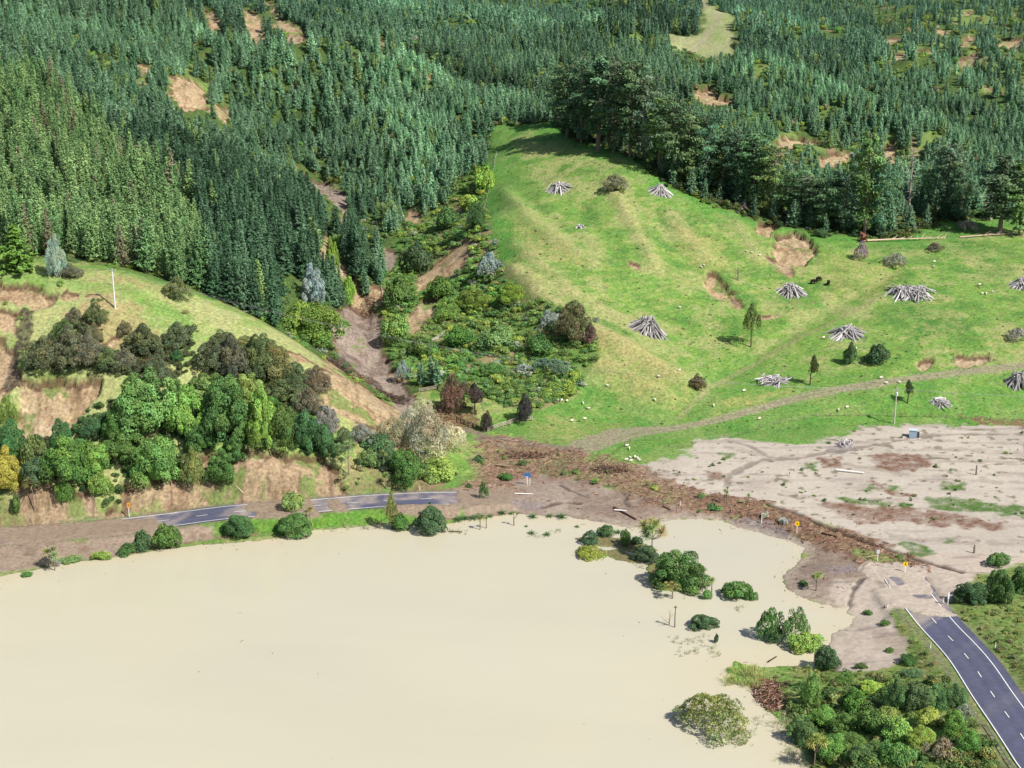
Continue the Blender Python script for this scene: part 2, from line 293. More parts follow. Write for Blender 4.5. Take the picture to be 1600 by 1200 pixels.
clearing = area([(1095, 12), (1112, 22), (1130, 34), (1148, 62), (1148, 82), (1120, 90), (1075, 86), (1046, 72), (1046, 58), (1075, 62), (1098, 60), (1098, 40)], 3, 4.0, margin=60)
rill = band([(1600, 684), (1500, 686), (1440, 692), (1380, 706), (1290, 714), (1240, 722), (1190, 722), (1140, 742), (1130, 760)], 1.0, 0.7, 1.0)
rill = np.maximum(rill, band([(1130, 688), (1170, 700), (1200, 718), (1240, 722)], 0.7, 0.4, 0.5))
for p in ([(1120, 700), (1200, 716), (1300, 728), (1420, 748), (1600, 745)], [(1380, 716), (1480, 712), (1600, 716)], [(1420, 735), (1500, 728), (1600, 732)], [(1350, 760), (1450, 752), (1600, 756)], [(1340, 700), (1450, 700), (1600, 702)], [(1300, 832), (1400, 838), (1500, 850), (1600, 852)]):
    rill = np.maximum(rill, 0.5 * band(p, 0.7, 1.2, 1.8))
redmud = area([(1276, 782), (1320, 784), (1380, 790), (1440, 796), (1500, 806), (1560, 818), (1566, 828), (1500, 826), (1420, 820), (1340, 816), (1310, 806)], 1.6, 3.2)
redmud = np.maximum(redmud, area([(1360, 722), (1440, 720), (1450, 736), (1400, 744), (1364, 736)], 1.0, 2.0)); redmud = np.maximum(redmud, area([(1364, 756), (1388, 765), (1430, 776), (1390, 778)], .8, 1.2)); redmud = np.maximum(redmud, area([(1280, 722), (1310, 722), (1312, 736), (1286, 736)], .8, 1.2))
redmud = np.maximum(redmud, area([(1500, 650), (1600, 658), (1700, 658), (1700, 668), (1600, 668), (1540, 664)], .8, 1.2)); redmud = np.maximum(redmud, area([(1100, 736), (1130, 740), (1140, 752), (1110, 748)], .8, 1.2))
siltgrass = area([(1440, 778), (1470, 776), (1520, 782), (1560, 788), (1600, 790), (1700, 790), (1700, 815), (1600, 812), (1550, 804), (1500, 802), (1450, 796)], 0.9, 2.0)
for p in ([(1300, 776), (1340, 780), (1420, 788), (1440, 793), (1360, 792), (1310, 783)], [(1476, 757), (1508, 758), (1505, 770), (1470, 768)], [(1376, 765), (1405, 762), (1410, 770), (1380, 770)], [(1405, 844), (1440, 850), (1466, 866), (1440, 872), (1415, 860)], [(1475, 842), (1495, 842), (1492, 850), (1478, 850)], [(1125, 712), (1150, 712), (1145, 722), (1128, 720)], [(1345, 770), (1362, 762), (1356, 775)], [(1255, 730), (1280, 728), (1270, 740)]):
    siltgrass = np.maximum(siltgrass, area(p, 0.7, 1.4))
mudgrass = area([(1320, 856), (1345, 858), (1400, 876), (1372, 880), (1345, 872)], 0.6, 1.0)
mudgrass = np.maximum(mudgrass, area([(100, 850), (130, 846), (140, 856), (110, 858)], .5, 1)) 
wet = area([(1200, 820), (1250, 845), (1262, 856), (1240, 860), (1180, 832), (1140, 812)], 1.0, 0.5, True)
wet = np.maximum(wet, area([(1290, 885), (1330, 882), (1345, 892), (1300, 898)], 0.8, 0.8)); wet = np.maximum(wet, 0.8 * area([(800, 788), (860, 790), (850, 798), (760, 796)], 0.8, 0.8, True))
wet = np.maximum(wet, area([(1284, 706), (1330, 700), (1340, 712), (1300, 720)], 0.8, 0.8) * 0.7)
chan = np.zeros(GX.shape)
for p in ([(876, 758), (900, 770), (918, 777)], [(985, 770), (975, 785), (985, 792), (1000, 790)], [(1005, 780), (1030, 786), (1048, 796)], [(1420, 890), (1380, 898), (1345, 905), (1332, 925), (1325, 945), (1318, 952)], [(900, 748), (930, 757), (960, 760)], [(845, 790), (880, 784), (905, 786)]):
    chan = np.maximum(chan, band(p, 0.45, 0.4, 0.5))
bank = band([(1185, 783), (1240, 800), (1300, 827), (1380, 856), (1440, 876), (1500, 893)], 0.7, 0.4, 0.4)
dark_rock = area([(36, 482), (52, 484), (50, 520), (34, 560), (22, 600), (4, 600), (14, 560), (26, 520)], 0.5, 0.8)
dark_rock = np.maximum(dark_rock, area([(508, 548), (535, 556), (560, 580), (590, 588), (600, 600), (585, 602), (555, 590), (530, 575)], .5, .8)); dark_rock = np.maximum(dark_rock, area([(590, 600), (610, 606), (640, 618), (634, 626), (606, 618)], .5, .8))
debris2 = area([(640, 625), (690, 632), (740, 650), (752, 668), (720, 690), (690, 672), (650, 660), (620, 650)], 0.8, 1.4)

Z += debris * (0.22 + 0.38 * N1 + 0.22 * N0) * (lake_sd < -1.5) + debris2 * 0.3 * (N1 + N0) + silt * 0.10 * N2
Z -= 0.25 * rill * silt + 0.3 * chan + 0.5 * bank
# pond hollows so that still water of the level can stand in them is left to the sheets below
# ---- the road, pressed into the ground
ROAD_R = [(1405, 897), (1413, 910), (1425, 925), (1436, 940), (1450, 958), (1469, 981), (1492, 1004), (1514, 1029), (1530, 1052), (1545, 1076), (1563, 1102), (1585, 1132), (1608, 1166), (1634, 1205), (1700, 1300)]
ROAD_L = [(-20, 850), (100, 832), (190, 821), (240, 815), (267, 812), (317, 805), (365, 799), (420, 796), (480, 791), (540, 786), (595, 782), (657, 779), (718, 778), (760, 778)]
def smooth_line(P, step=1.0):
    P = np.asarray(P, float); d = np.r_[0, np.cumsum(np.hypot(*(P[1:, :2] - P[:-1, :2]).T))]
    n = max(4, int(d[-1] / step)); t = np.linspace(0, d[-1], n)
    Q = np.stack([np.interp(t, d, P[:, k]) for k in range(P.shape[1])], 1)
    w = np.hanning(int(16 / step) | 1); w /= w.sum(); h = len(w) // 2
    for k in range(Q.shape[1]):
        e = np.r_[2 * Q[0, k] - Q[h:0:-1, k], Q[:, k], 2 * Q[-1, k] - Q[-2:-h - 2:-1, k]]
        Q[:, k] = np.convolve(e, w, 'valid')
    return Q
Zpre = Z.copy()
def road_line(pts):
    L = []
    for p in pts:
        x, y, z = hit(BASE, *p); L.append((x, y, max(z, 0.9)))
    return smooth_line(L)
RL_R, RL_L = road_line(ROAD_R), road_line(ROAD_L)
road_d = np.full(GX.shape, 1e3); road_z = np.zeros(GX.shape)
for L in (RL_R, RL_L):
    lo, hi = L[:, :2].min(0) - 14, L[:, :2].max(0) + 14
    mm = (GX > lo[0]) & (GX < hi[0]) & (GY > lo[1]) & (GY < hi[1])
    x = GX[mm]; y = GY[mm]; bd = np.full(x.shape, 1e9); bz = np.zeros(x.shape)
    for q in L:
        dd = (x - q[0]) ** 2 + (y - q[1]) ** 2; c = dd < bd; bd[c] = dd[c]; bz[c] = q[2]
    bd = np.sqrt(bd); cur = road_d[mm]; c = bd < cur; cur[c] = bd[c]; road_d[mm] = cur
    cz = road_z[mm]; cz[c] = bz[c]; road_z[mm] = cz
rw = 1 - sstep(6.3, 10.5, road_d)
rw = np.where((lake_sd > -2), 0, rw)
Z = Z * (1 - rw) + (road_z - 0.12 + 0.03 * N1) * rw
# mud lying over the road at its broken ends
overmud = np.zeros(GX.shape)
for P in ([(-40, 820), (120, 800), (200, 800), (232, 806), (254, 818), (262, 832), (200, 840), (-40, 870)], [(372, 776), (400, 766), (446, 764), (480, 760), (486, 780), (490, 796), (502, 814), (440, 822), (396, 824), (400, 806), (386, 796)], [(508, 770), (530, 772), (534, 784), (546, 800), (548, 808), (524, 808), (512, 792)], [(600, 792), (660, 790), (720, 788), (720, 806), (600, 806)], [(700, 762), (716, 766), (712, 776), (722, 790), (730, 802), (800, 800), (800, 760)],
          [(1380, 886), (1442, 884), (1458, 924), (1392, 924)], [(1400, 880), (1420, 886), (1404, 896), (1380, 905), (1360, 910), (1330, 880)], [(1384, 918), (1398, 917), (1440, 920), (1450, 924), (1452, 932), (1460, 934), (1480, 950), (1498, 960), (1480, 964), (1440, 962), (1424, 958), (1400, 950), (1350, 960), (1340, 930)]):
    overmud = np.maximum(overmud, area(P, 0.5, 0.5, n=2))
# keep an asphalt patch open in the silt
keep = area([(1392, 903), (1402, 902), (1413, 913), (1404, 915)], 0.3, 0.6, n=1) * 1.0
keep = np.maximum(keep, area([(1424, 929), (1446, 928), (1458, 934), (1432, 935)], 0.3, 0.5, n=1)); overmud = overmud * (1 - keep)
Z += overmud * (0.24 + 0.10 * N1 + 0.05 * N0) * (road_d < 9)
GZ = Z
def gh(X, Y): return float(lerp_h(GZ, np.array([X]), np.array([Y]))[0])
def at(px, py, **k): return hit(GZ, px, py, **k)

# ---------------------------------------------------------------- zones of planting
PADDOCK = wpoly([(772, 194), (763, 250), (763, 340), (788, 420), (832, 470), (926, 508), (940, 560), (905, 622), (850, 645), (800, 645), (780, 680), (900, 700), (1100, 700), (1300, 690), (1800, 665), (1900, 640), (1900, 335), (1600, 340), (1470, 348), (1410, 372), (1290, 368), (1182, 348), (1120, 325), (1045, 292), (1000, 252), (905, 222), (868, 190)], 2)
GULLY = wpoly([(748, 262), (763, 340), (788, 420), (832, 470), (926, 508), (938, 560), (900, 618), (848, 640), (800, 640), (748, 620), (690, 600), (640, 596), (606, 560), (596, 500), (606, 430), (628, 350), (690, 335), (720, 290)], 2)
pad_sd = sdist(GX, GY, PADDOCK); gul_sd = sdist(GX, GY, GULLY)
KN = lambda X, Y: (Y < 447) & (X < 10)     # knoll country, this side of the creek
forest = sstep(-2, 3, -pad_sd) * sstep(-2, 3, -gul_sd) * sstep(450, 462, GY + 0.0 * GX)
forest = np.where((GX > -40) & (GY < 470) & (GX < 25), 0, forest)
forest = np.where(GX > 20, forest * sstep(520, 560, GY), forest)

# ---------------------------------------------------------------- ground colour (what the surface itself is made of)
def lin(c, k=1.0):
    c = np.array(c, float) / 255.0
    return np.where(c <= 0.04045, c / 12.92, ((c + 0.055) / 1.055) ** 2.4) * k
ALB = 1 / 1.75
def mixc(base, col, m): return base * (1 - m[..., None]) + lin(col, ALB) * m[..., None]
C = np.ones(GX.shape + (3,)) * lin((140, 180, 84), ALB)
Ng = fbm(GX, GY, 8.0, 4, 21); Nh = fbm(GX, GY, 30.0, 3, 22); Nf = vnoise(GX / 0.6, GY / 0.6, 23) ; Nm = fbm(GX, GY, 2.2, 3, 24)
C = mixc(C, (98, 150, 66), sstep(0.0, 0.45, Ng + 0.4 * Nm) * 0.8)
C = mixc(C, (186, 190, 124), sstep(-0.05, 0.4, -Ng + 0.5 * Nh + 0.3 * Nm) * 0.75)
C = mixc(C, (92, 148, 62), sstep(0.15, 0.5, Nh) * 0.5 * (GX > 60))
C = mixc(C, (186, 190, 122), np.clip(0.30 * sstep(0.2, 0.9, terr), 0, 1)); C = mixc(C, (92, 140, 58), 0.2 * sstep(0.3, 0.9, -terr)); C = mixc(C, (176, 178, 116), sstep(.25, .6, Nm + .3 * Nf) * .5); C = mixc(C, (82, 122, 54), sstep(.25, .6, -Nm + .3 * Nf) * .45)
C = mixc(C, (200, 194, 134), np.clip(dry + 0.5 * Nm * dry, 0, 1))
# darker, lusher strip under the shelter belt and on the flats
lush = sstep(-30, 0, -pad_sd) * sstep(0, 26, 26 - pad_sd) * (GY > 560)
C = mixc(C, (96, 162, 66), np.clip(lush * 0.8, 0, 1)); lw = (1 - sstep(5, 14, TPSZ)) * sstep(400, 420, GY) * (GX > 0)
C = mixc(C, (112, 166, 74), lw * 0.6)
# straw tones on the lower spur and on the knoll
for P, a in (([(925, 505), (1000, 548), (1060, 585), (1110, 610), (1060, 640), (960, 620), (925, 570)], .55), ([(1100, 640), (1160, 620), (1230, 612), (1180, 632), (1120, 650)], .6), ([(780, 330), (830, 350), (900, 400), (930, 420), (820, 400)], .5), ([(1280, 400), (1380, 410), (1400, 450), (1300, 470)], .35), ([(1050, 350), (1130, 380), (1150, 430), (1080, 420)], .45), ([(840, 655), (1000, 660), (940, 690), (840, 690)], .4)):
    C = mixc(C, (200, 188, 122), area(P, 3.0, 3.0) * a * (0.7 + 0.6 * Nm))
knoll = (1 - sstep(-2, 6, GX - (-14))) * (1 - sstep(444, 452, GY)) * sstep(3, 8, TPSZ)
C = mixc(C, (200, 204, 138), knoll * (0.68 + 0.4 * Nh)); C = mixc(C, (140, 182, 86), knoll * sstep(0.05, 0.45, Ng + Nm * .4) * 0.65)
C = mixc(C, (192, 160, 124), knoll * sstep(0.12, 0.4, -Nh + 0.6 * Nm) * 0.55)
C = mixc(C, (132, 176, 84), band([(0, 437), (100, 442), (200, 455), (290, 495), (300, 530), (285, 560)], 3.0, 2.0, 1.0) * 0.6)
C = mixc(C, (98, 122, 62), forest * 0.95); C = mixc(C, (66, 88, 46), forest * sstep(0.0, 0.5, Nm) * 0.6)
C = mixc(C, (150, 176, 96), forest * sstep(0.05, 0.4, -Nh + .3 * Ng) * far_w * 0.8); C = mixc(C, (176, 150, 122), forest * sstep(0.40, 0.55, N2 + .25 * Nm) * 0.8)
gm = sstep(-1, 2, gul_sd)
C = mixc(C, (110, 148, 66), gm * 0.7); C = mixc(C, (190, 162, 128), gm * sstep(-0.02, 0.3, N2 + .5 * Nm) * 0.75)
C = mixc(C, (188, 192, 140), clearing * 0.9); C = mixc(C, (150, 178, 100), clearing * sstep(0, .4, N2) * 0.6)
C = mixc(C, (200, 190, 160), band([(1098, 14), (1112, 30), (1122, 44), (1118, 56), (1100, 66), (1075, 74)], 2.5, 2, 1) * 0.5)
# bank behind the left road, lake edge, foreground
frb = (1 - sstep(2.5, 9, TPSZ)) * (GY < 400) * (GX < 0) * sstep(1.0, 2.0, -lake_sd)
C = mixc(C, (118, 160, 76), frb * 0.7); C = mixc(C, (158, 132, 106), frb * sstep(-0.12, 0.25, N2 + .4 * Nm) * 0.85)
low = (GY < 345) & (GX > 60); C = np.where(low[..., None], mixc(C, (134, 158, 84), np.ones(GX.shape) * 0.6), C)
C = np.where(low[..., None], mixc(C, (170, 170, 106), sstep(0.0, 0.4, Ng + Nm * .5) * 0.6), C)
C = mixc(C, (222, 211, 196), silt); C = mixc(C, (206, 194, 180), silt * sstep(0, 0.4, N2) * 0.55); C = mixc(C, (230, 219, 202), silt * sstep(0.0, 0.5, -N2 + .5 * N3) * 0.6)
str_ = fbm(GX / 5.0 + 0.3 * GY, GY * 1.2, 3.0, 3, 31); C = mixc(C, (184, 168, 158), silt * sstep(0.12, 0.5, str_) * 0.55)
speck = sstep(0.44, 0.62, fbm(GX, GY, 2.4, 2, 33) + 0.35 * N3); C = mixc(C, (120, 116, 84), silt * speck * 0.7)
C = mixc(C, (184, 164, 144), mud); C = mixc(C, (168, 148, 134), mud * (GX > -20) * 0.8); C = mixc(C, (150, 128, 110), mud * sstep(0, 0.5, N1 + .4 * N2) * 0.6); C = mixc(C, (192, 176, 160), mud * sstep(0.1, 0.5, -N2) * 0.7)
C = mixc(C, (222, 206, 190), sand); C = mixc(C, (184, 168, 150), sand * sstep(0, .4, N2) * 0.7); C = mixc(C, (140, 126, 124), sand * sstep(0.25, .5, str_) * 0.5)
C = mixc(C, (150, 112, 92), np.clip(redmud * (0.72 + 0.6 * Nm), 0, 1)); C = mixc(C, (110, 84, 68), redmud * sstep(.2, .5, Nf) * 0.4)
C = mixc(C, (166, 138, 116), np.clip(debris * (0.85 + 0.3 * N1), 0, 1)); C = mixc(C, (146, 114, 94), debris * (GX > 50) * .65); C = mixc(C, (112, 84, 66), debris * sstep(0.1, 0.6, Nf) * 0.6); C = mixc(C, (190, 160, 134), debris * sstep(0.3, 0.7, -Nf) * 0.5); C = mixc(C, (120, 130, 84), debris * sstep(0.25, 0.5, N2) * 0.5)
C = mixc(C, (158, 128, 100), debris2 * 0.8); C = mixc(C, (106, 82, 62), debris2 * sstep(.1, .6, Nf) * .6)
C = mixc(C, (160, 146, 134), rill * silt * 0.75); C = mixc(C, (104, 90, 80), chan * 0.8); C = mixc(C, (84, 62, 50), bank * 0.9)
C = mixc(C, (100, 136, 62), np.clip(siltgrass * (0.8 + .5 * Nm), 0, 1)); C = mixc(C, (142, 164, 92), mudgrass * 0.8)
C = mixc(C, (164, 152, 150), wet * 0.8)
C = mixc(C, (176, 164, 140), track * (0.85 + 0.1 * N1)); C = mixc(C, (128, 150, 84), band(TRACK, 0.25, 0.3, 0.3) * 0.5); C = mixc(C, (178, 174, 124), track2 * 0.6); C = mixc(C, (156, 140, 122), track3 * 0.9)
VST = fbm(GX * 1.6 + .25 * GY, GY * .22, 2.0, 3, 61)
C = mixc(C, (150, 132, 100), np.clip(islet * (lake_sd > 0), 0, 1) * .8)
for k, cc in enumerate([((210, 184, 146), (184, 151, 114), (226, 205, 170)), ((196, 171, 138), (160, 133, 103), (216, 195, 162)), ((176, 158, 144), (150, 130, 116), (196, 178, 162))]):
    m = slipm[k]
    C = mixc(C, cc[0], m); C = mixc(C, cc[1], m * sstep(0.05, 0.5, N1 + .3 * Nf) * 0.7); C = mixc(C, cc[2], m * sstep(0.1, 0.5, -N2 + .3 * Nm) * 0.6); C = mixc(C, tuple(v * .78 for v in cc[1]), m * sstep(.15, .5, VST) * .6)
    C = mixc(C, tuple(v * .66 for v in cc[1]), m * sstep(.35, .75, Nf * .6 + N0 * .5 + N1 * .5) * .55); C = mixc(C, (126, 152, 78), m * sstep(0.34 if k != 1 else .16, 0.5 if k != 1 else .34, Ng + .25 * Nm) * 0.8)
C = mixc(C, (104, 78, 58), np.clip(scarp * 1.3, 0, 1) * .8); C = mixc(C, (84, 74, 66), np.clip(dark_rock * (0.8 + .4 * Nf), 0, 1))
C = mixc(C, (176, 156, 136), overmud * (road_d < 10)); C = mixc(C, (218, 203, 186), overmud * (road_d < 10) * (GX > 60))
verge = sstep(4.9, 5.4, road_d) * (1 - sstep(6.4, 7.4, road_d + N1)) * (1 - overmud); C = mixc(C, (150, 138, 122), verge * 0.5)
grassL = (GX < 0) * sstep(5.4, 6.4, road_d + .6 * N1) * (1 - sstep(10, 12, road_d + 1.5 * N1)) * (1 - overmud) * (1 - mud) * (lake_sd < -1) * (lake_sd > -10.5) * (GY < 380)
C = mixc(C, (112, 164, 62), grassL * 0.85)
C = mixc(C, (164, 146, 122), sstep(-1.2, 0.2, lake_sd) * 0.6 * (GX < 20)); C = mixc(C, (206, 192, 172), sstep(-4.5, -0.2, lake_sd + N2) * 0.75 * (GX > 20) * np.clip(mud + sand, 0, 1)); C = mixc(C, (150, 134, 122), mud * (GX > 20) * sstep(.15, .45, fbm(GX / 2.5 + .3 * GY, GY * 1.4, 4.0, 3, 91)) * .6)
C *= (1 + (0.10 * Nf + 0.10 * N0) * (1 - .6 * silt))[..., None]
COL = np.clip(C, 0.005, 0.9)
ROUGH = 1.0 - 0.72 * np.clip(silt * (1 - siltgrass) + sand + mud * .6 + overmud * .5, 0, 1)
GLOSS = np.clip(wet + 0.5 * rill * silt + 0.35 * mud + chan * .5 + sstep(-1.5, 0.2, lake_sd) * 0.6 + 0.25 * slipm[2], 0, 1)

# ---------------------------------------------------------------- mesh building
rnd = random.Random(5); RG = np.random.default_rng(11)
class Geo:
    """collects vertices, faces and a colour per vertex; build() links them as one mesh object"""
    def __init__(s): s.v = []; s.f = []; s.c = []; s.m = []; s.n = 0
    def add(s, V, F, col=(1, 1, 1), mi=0):
        V = np.asarray(V, float).reshape(-1, 3); F = np.asarray(F, int)
        s.v.append(V); s.f.append(F + s.n); s.n += len(V)
        c = np.asarray(col, float); s.c.append(np.repeat(c[None], len(V), 0) if c.ndim == 1 else c); s.m.append(np.full(len(F), mi))
        return s
    def quads(s, Q, col, mi=0):
        """Q (n,4,3), col (n,3)"""
        n = len(Q); s.add(Q.reshape(-1, 3), np.arange(n * 4).reshape(n, 4), np.repeat(np.broadcast_to(np.asarray(col, float), (n, 3)), 4, 0), mi); return s
    def box(s, c, d, rz=0.0, col=(1, 1, 1), mi=0, M=None):
        x, y, z = [k / 2 for k in d]
        V = np.array([(-x, -y, -z), (x, -y, -z), (x, y, -z), (-x, y, -z), (-x, -y, z), (x, -y, z), (x, y, z), (-x, y, z)])
        if M is not None: V = V @ np.asarray(M).T
        if rz: a, b = math.cos(rz), math.sin(rz); V = V @ np.array([[a, b, 0], [-b, a, 0], [0, 0, 1]])
        return s.add(V + np.asarray(c), [(0, 3, 2, 1), (4, 5, 6, 7), (0, 1, 5, 4), (1, 2, 6, 5), (2, 3, 7, 6), (3, 0, 4, 7)], col, mi)
    def tube(s, P, R, n=6, col=(1, 1, 1), mi=0, cap=True):
        P = np.asarray(P, float); R = np.broadcast_to(np.asarray(R, float), (len(P),)); T = np.gradient(P, axis=0); T /= np.linalg.norm(T, axis=1)[:, None] + 1e-9
        a = np.cross(T, (0, 0, 1.0)); bad = np.linalg.norm(a, axis=1) < 0.1; a[bad] = np.cross(T[bad], (1.0, 0, 0)); a /= np.linalg.norm(a, axis=1)[:, None]; b = np.cross(T, a)
        t = np.arange(n) * 2 * math.pi / n
        V = P[:, None] + R[:, None, None] * (a[:, None] * np.cos(t)[None, :, None] + b[:, None] * np.sin(t)[None, :, None])
        F = [(i * n + j, i * n + (j + 1) % n, (i + 1) * n + (j + 1) % n, (i + 1) * n + j) for i in range(len(P) - 1) for j in range(n)]
        s.add(V.reshape(-1, 3), F, col, mi)
        if cap and n == 4:
            s.f.append(np.array([[0, 1, 2, 3]]) + s.n - 4); s.m.append(np.array([mi])); s.f.append(np.array([[3, 2, 1, 0]]) + s.n - 4 * len(P)); s.m.append(np.array([mi]))
        elif cap:
            for o, r in ((s.n - n, 1), (s.n - n * len(P), -1)):
                tri = np.array([(0, k, k + 1) for k in range(1, n - 1)])[:, ::r] + o; s.f.append(tri); s.m.append(np.full(len(tri), mi))
        return s
    def mesh(s, name, mats, smooth=False):
        me = bpy.data.meshes.new(name)
        if s.n == 0: return me
        V = np.concatenate(s.v); C = np.concatenate(s.c)
        tot = np.concatenate([np.full(len(f), f.shape[1]) for f in s.f]); loops = np.concatenate([f.ravel() for f in s.f]); mi = np.concatenate(s.m)
        me.vertices.add(len(V)); me.vertices.foreach_set('co', V.ravel().astype(np.float32))
        me.loops.add(len(loops)); me.loops.foreach_set('vertex_index', loops.astype(np.int32))
        me.polygons.add(len(tot)); me.polygons.foreach_set('loop_start', np.r_[0, np.cumsum(tot)[:-1]].astype(np.int32)); me.polygons.foreach_set('loop_total', tot.astype(np.int32))
        for m in mats: me.materials.append(m)
        me.polygons.foreach_set('material_index', mi.astype(np.int32))
        me.polygons.foreach_set('use_smooth', np.full(len(tot), smooth))
        a = me.color_attributes.new('Col', 'FLOAT_COLOR', 'POINT'); a.data.foreach_set('color', np.c_[C, np.ones(len(C))].ravel().astype(np.float32))
        me.update(calc_edges=True); me.validate(); return me
    def build(s, name, mats, parent=None, smooth=False, loc=None, color=None):
        return link(name, s.mesh(name, mats if isinstance(mats, (list, tuple)) else [mats], smooth), parent, loc, color)
def link(name, data, parent=None, loc=None, color=None):
    o = bpy.data.objects.new(name, data); SC.collection.objects.link(o)
    if parent is not None: o.parent = parent
    if loc is not None: o.location = loc
    if color is not None: o.color = (*color, 1)
    return o
def tag(o, label=None, cat=None, group=None, kind=None):
    if label: o['label'] = label
    if cat: o['category'] = cat
    if group: o['group'] = group
    if kind: o['kind'] = kind
    return o
def thing(name, label, cat, loc=(0, 0, 0), rz=0.0, group=None):
    o = link(name, None, None, loc); o.rotation_euler = (0, 0, rz); o.empty_display_size = 0.5; return tag(o, label, cat, group)

# ---------------------------------------------------------------- materials
def mat(name, col=(0.5, 0.5, 0.5), rough=0.8, vc=False, tint=None, noise=None, bump=None, spec=0.3, trans=0.0, metal=0.0, emit=None, srgb=True, coat=0.0):
    """vc: times the vertex colour 'Col'. tint: 'object' (object colour) or 'inst' (instance attribute). noise (scale, amount, stretch). bump (scale, height)."""
    m = bpy.data.materials.new(name); m.use_nodes = True; nt = m.node_tree; N = nt.nodes; L = nt.links
    p = N['Principled BSDF']; out = N['Material Output']
    c = tuple(lin(col)) if srgb else col
    rgb = N.new('ShaderNodeRGB'); rgb.outputs[0].default_value = (*c, 1); cur = rgb.outputs[0]
    def mul(a, b):
        x = N.new('ShaderNodeMix'); x.data_type = 'RGBA'; x.blend_type = 'MULTIPLY'; x.inputs[0].default_value = 1.0
        L.new(a, x.inputs[6]); L.new(b, x.inputs[7]); return x.outputs[2]
    if vc:
        a = N.new('ShaderNodeVertexColor'); a.layer_name = 'Col'; cur = mul(cur, a.outputs[0])
    if tint == 'object':
        a = N.new('ShaderNodeObjectInfo'); cur = mul(cur, a.outputs['Color'])
    if tint == 'inst':
        a = N.new('ShaderNodeAttribute'); a.attribute_type = 'INSTANCER'; a.attribute_name = 'tint'; cur = mul(cur, a.outputs['Color'])
    if noise or bump:
        tc = N.new('ShaderNodeTexCoord')
    if noise:
        nz = N.new('ShaderNodeTexNoise'); nz.inputs['Scale'].default_value = noise[0]; nz.inputs['Detail'].default_value = 5; nz.inputs['Roughness'].default_value = 0.65
        src = tc.outputs['Object']
        if len(noise) > 2:
            mp = N.new('ShaderNodeMapping'); mp.inputs['Scale'].default_value = noise[2]; L.new(src, mp.inputs[0]); src = mp.outputs[0]
        L.new(src, nz.inputs['Vector'])
        mr = N.new('ShaderNodeMapRange'); mr.inputs[1].default_value = 0.3; mr.inputs[2].default_value = 0.7; mr.inputs[3].default_value = 1 - noise[1]; mr.inputs[4].default_value = 1 + noise[1]
        L.new(nz.outputs[0], mr.inputs[0]); cc = N.new('ShaderNodeCombineColor')
        for k in range(3): L.new(mr.outputs[0], cc.inputs[k])
        cur = mul(cur, cc.outputs[0])
    L.new(cur, p.inputs['Base Color'])
    p.inputs['Roughness'].default_value = rough; p.inputs['Specular IOR Level'].default_value = spec; p.inputs['Metallic'].default_value = metal
    if bump:
        nb = N.new('ShaderNodeTexNoise'); nb.inputs['Scale'].default_value = bump[0]; nb.inputs['Detail'].default_value = 6; L.new(tc.outputs['Object'], nb.inputs['Vector'])
        bp = N.new('ShaderNodeBump'); bp.inputs['Distance'].default_value = bump[1]; bp.inputs['Strength'].default_value = 1.0; L.new(nb.outputs[0], bp.inputs['Height']); L.new(bp.outputs[0], p.inputs['Normal'])
    if trans > 0:
        t = N.new('ShaderNodeBsdfTranslucent'); L.new(cur, t.inputs[0]); mx = N.new('ShaderNodeMixShader'); mx.inputs[0].default_value = trans
        L.new(p.outputs[0], mx.inputs[1]); L.new(t.outputs[0], mx.inputs[2]); L.new(mx.outputs[0], out.inputs[0])
    return m
M_LEAF = mat('leaf', (255, 255, 255), 0.55, vc=True, tint='object', trans=0.16, spec=0.2)
M_LEAF_I = mat('leaf scattered', (255, 255, 255), 0.55, vc=True, tint='inst', trans=0.16, spec=0.25)
M_BARK = mat('bark', (255, 255, 255), 0.9, vc=True, tint=None, noise=(6.0, 0.35, (1, 1, 0.3)), spec=0.1)
M_WOOD = mat('weathered wood', (255, 255, 255), 0.85, vc=True, noise=(5.0, 0.3), spec=0.15)
M_PAINT = mat('paint', (255, 255, 255), 0.45, vc=True, noise=(8.0, 0.12), spec=0.4)
M_METAL = mat('galvanised steel', (255, 255, 255), 0.4, vc=True, noise=(5.0, 0.15), metal=0.7)
M_COAT = mat('animal coat', (255, 255, 255), 0.9, vc=True, noise=(9.0, 0.15), spec=0.1)

# ---------------------------------------------------------------- foliage
def unit(v): return v / (np.linalg.norm(v, axis=-1, keepdims=True) + 1e-9)
def leaf_quads(P, Nrm, size, asp=1.0, jit=0.5, along=None):
    """one small quad per point, roughly facing Nrm; asp = length / width, long side along 'along' when given"""
    n = len(P); Nn = unit(Nrm + jit * RG.normal(size=(n, 3)))
    t = RG.normal(size=(n, 3)) if along is None else along + 0.25 * RG.normal(size=(n, 3))
    a = unit(t - (t * Nn).sum(1)[:, None] * Nn); b = np.cross(Nn, a)
    s = (np.broadcast_to(size, (n,)) * (0.7 + 0.6 * RG.random(n)))[:, None] / 2
    a = a * s * math.sqrt(asp); b = b * s / math.sqrt(asp)
    return np.stack([P - a - b * 0.7, P + a * 0.9 - b * 0.4, P + a + b * 0.5, P - a * 0.6 + b], 1)
def shade(n, lo, hi, a=(1, 1, 1), b=(1, 1, 1)):
    k = RG.random(n)[:, None]; return (lo + (hi - lo) * RG.random(n)[:, None]) * (np.array(a) * k + np.array(b) * (1 - k))

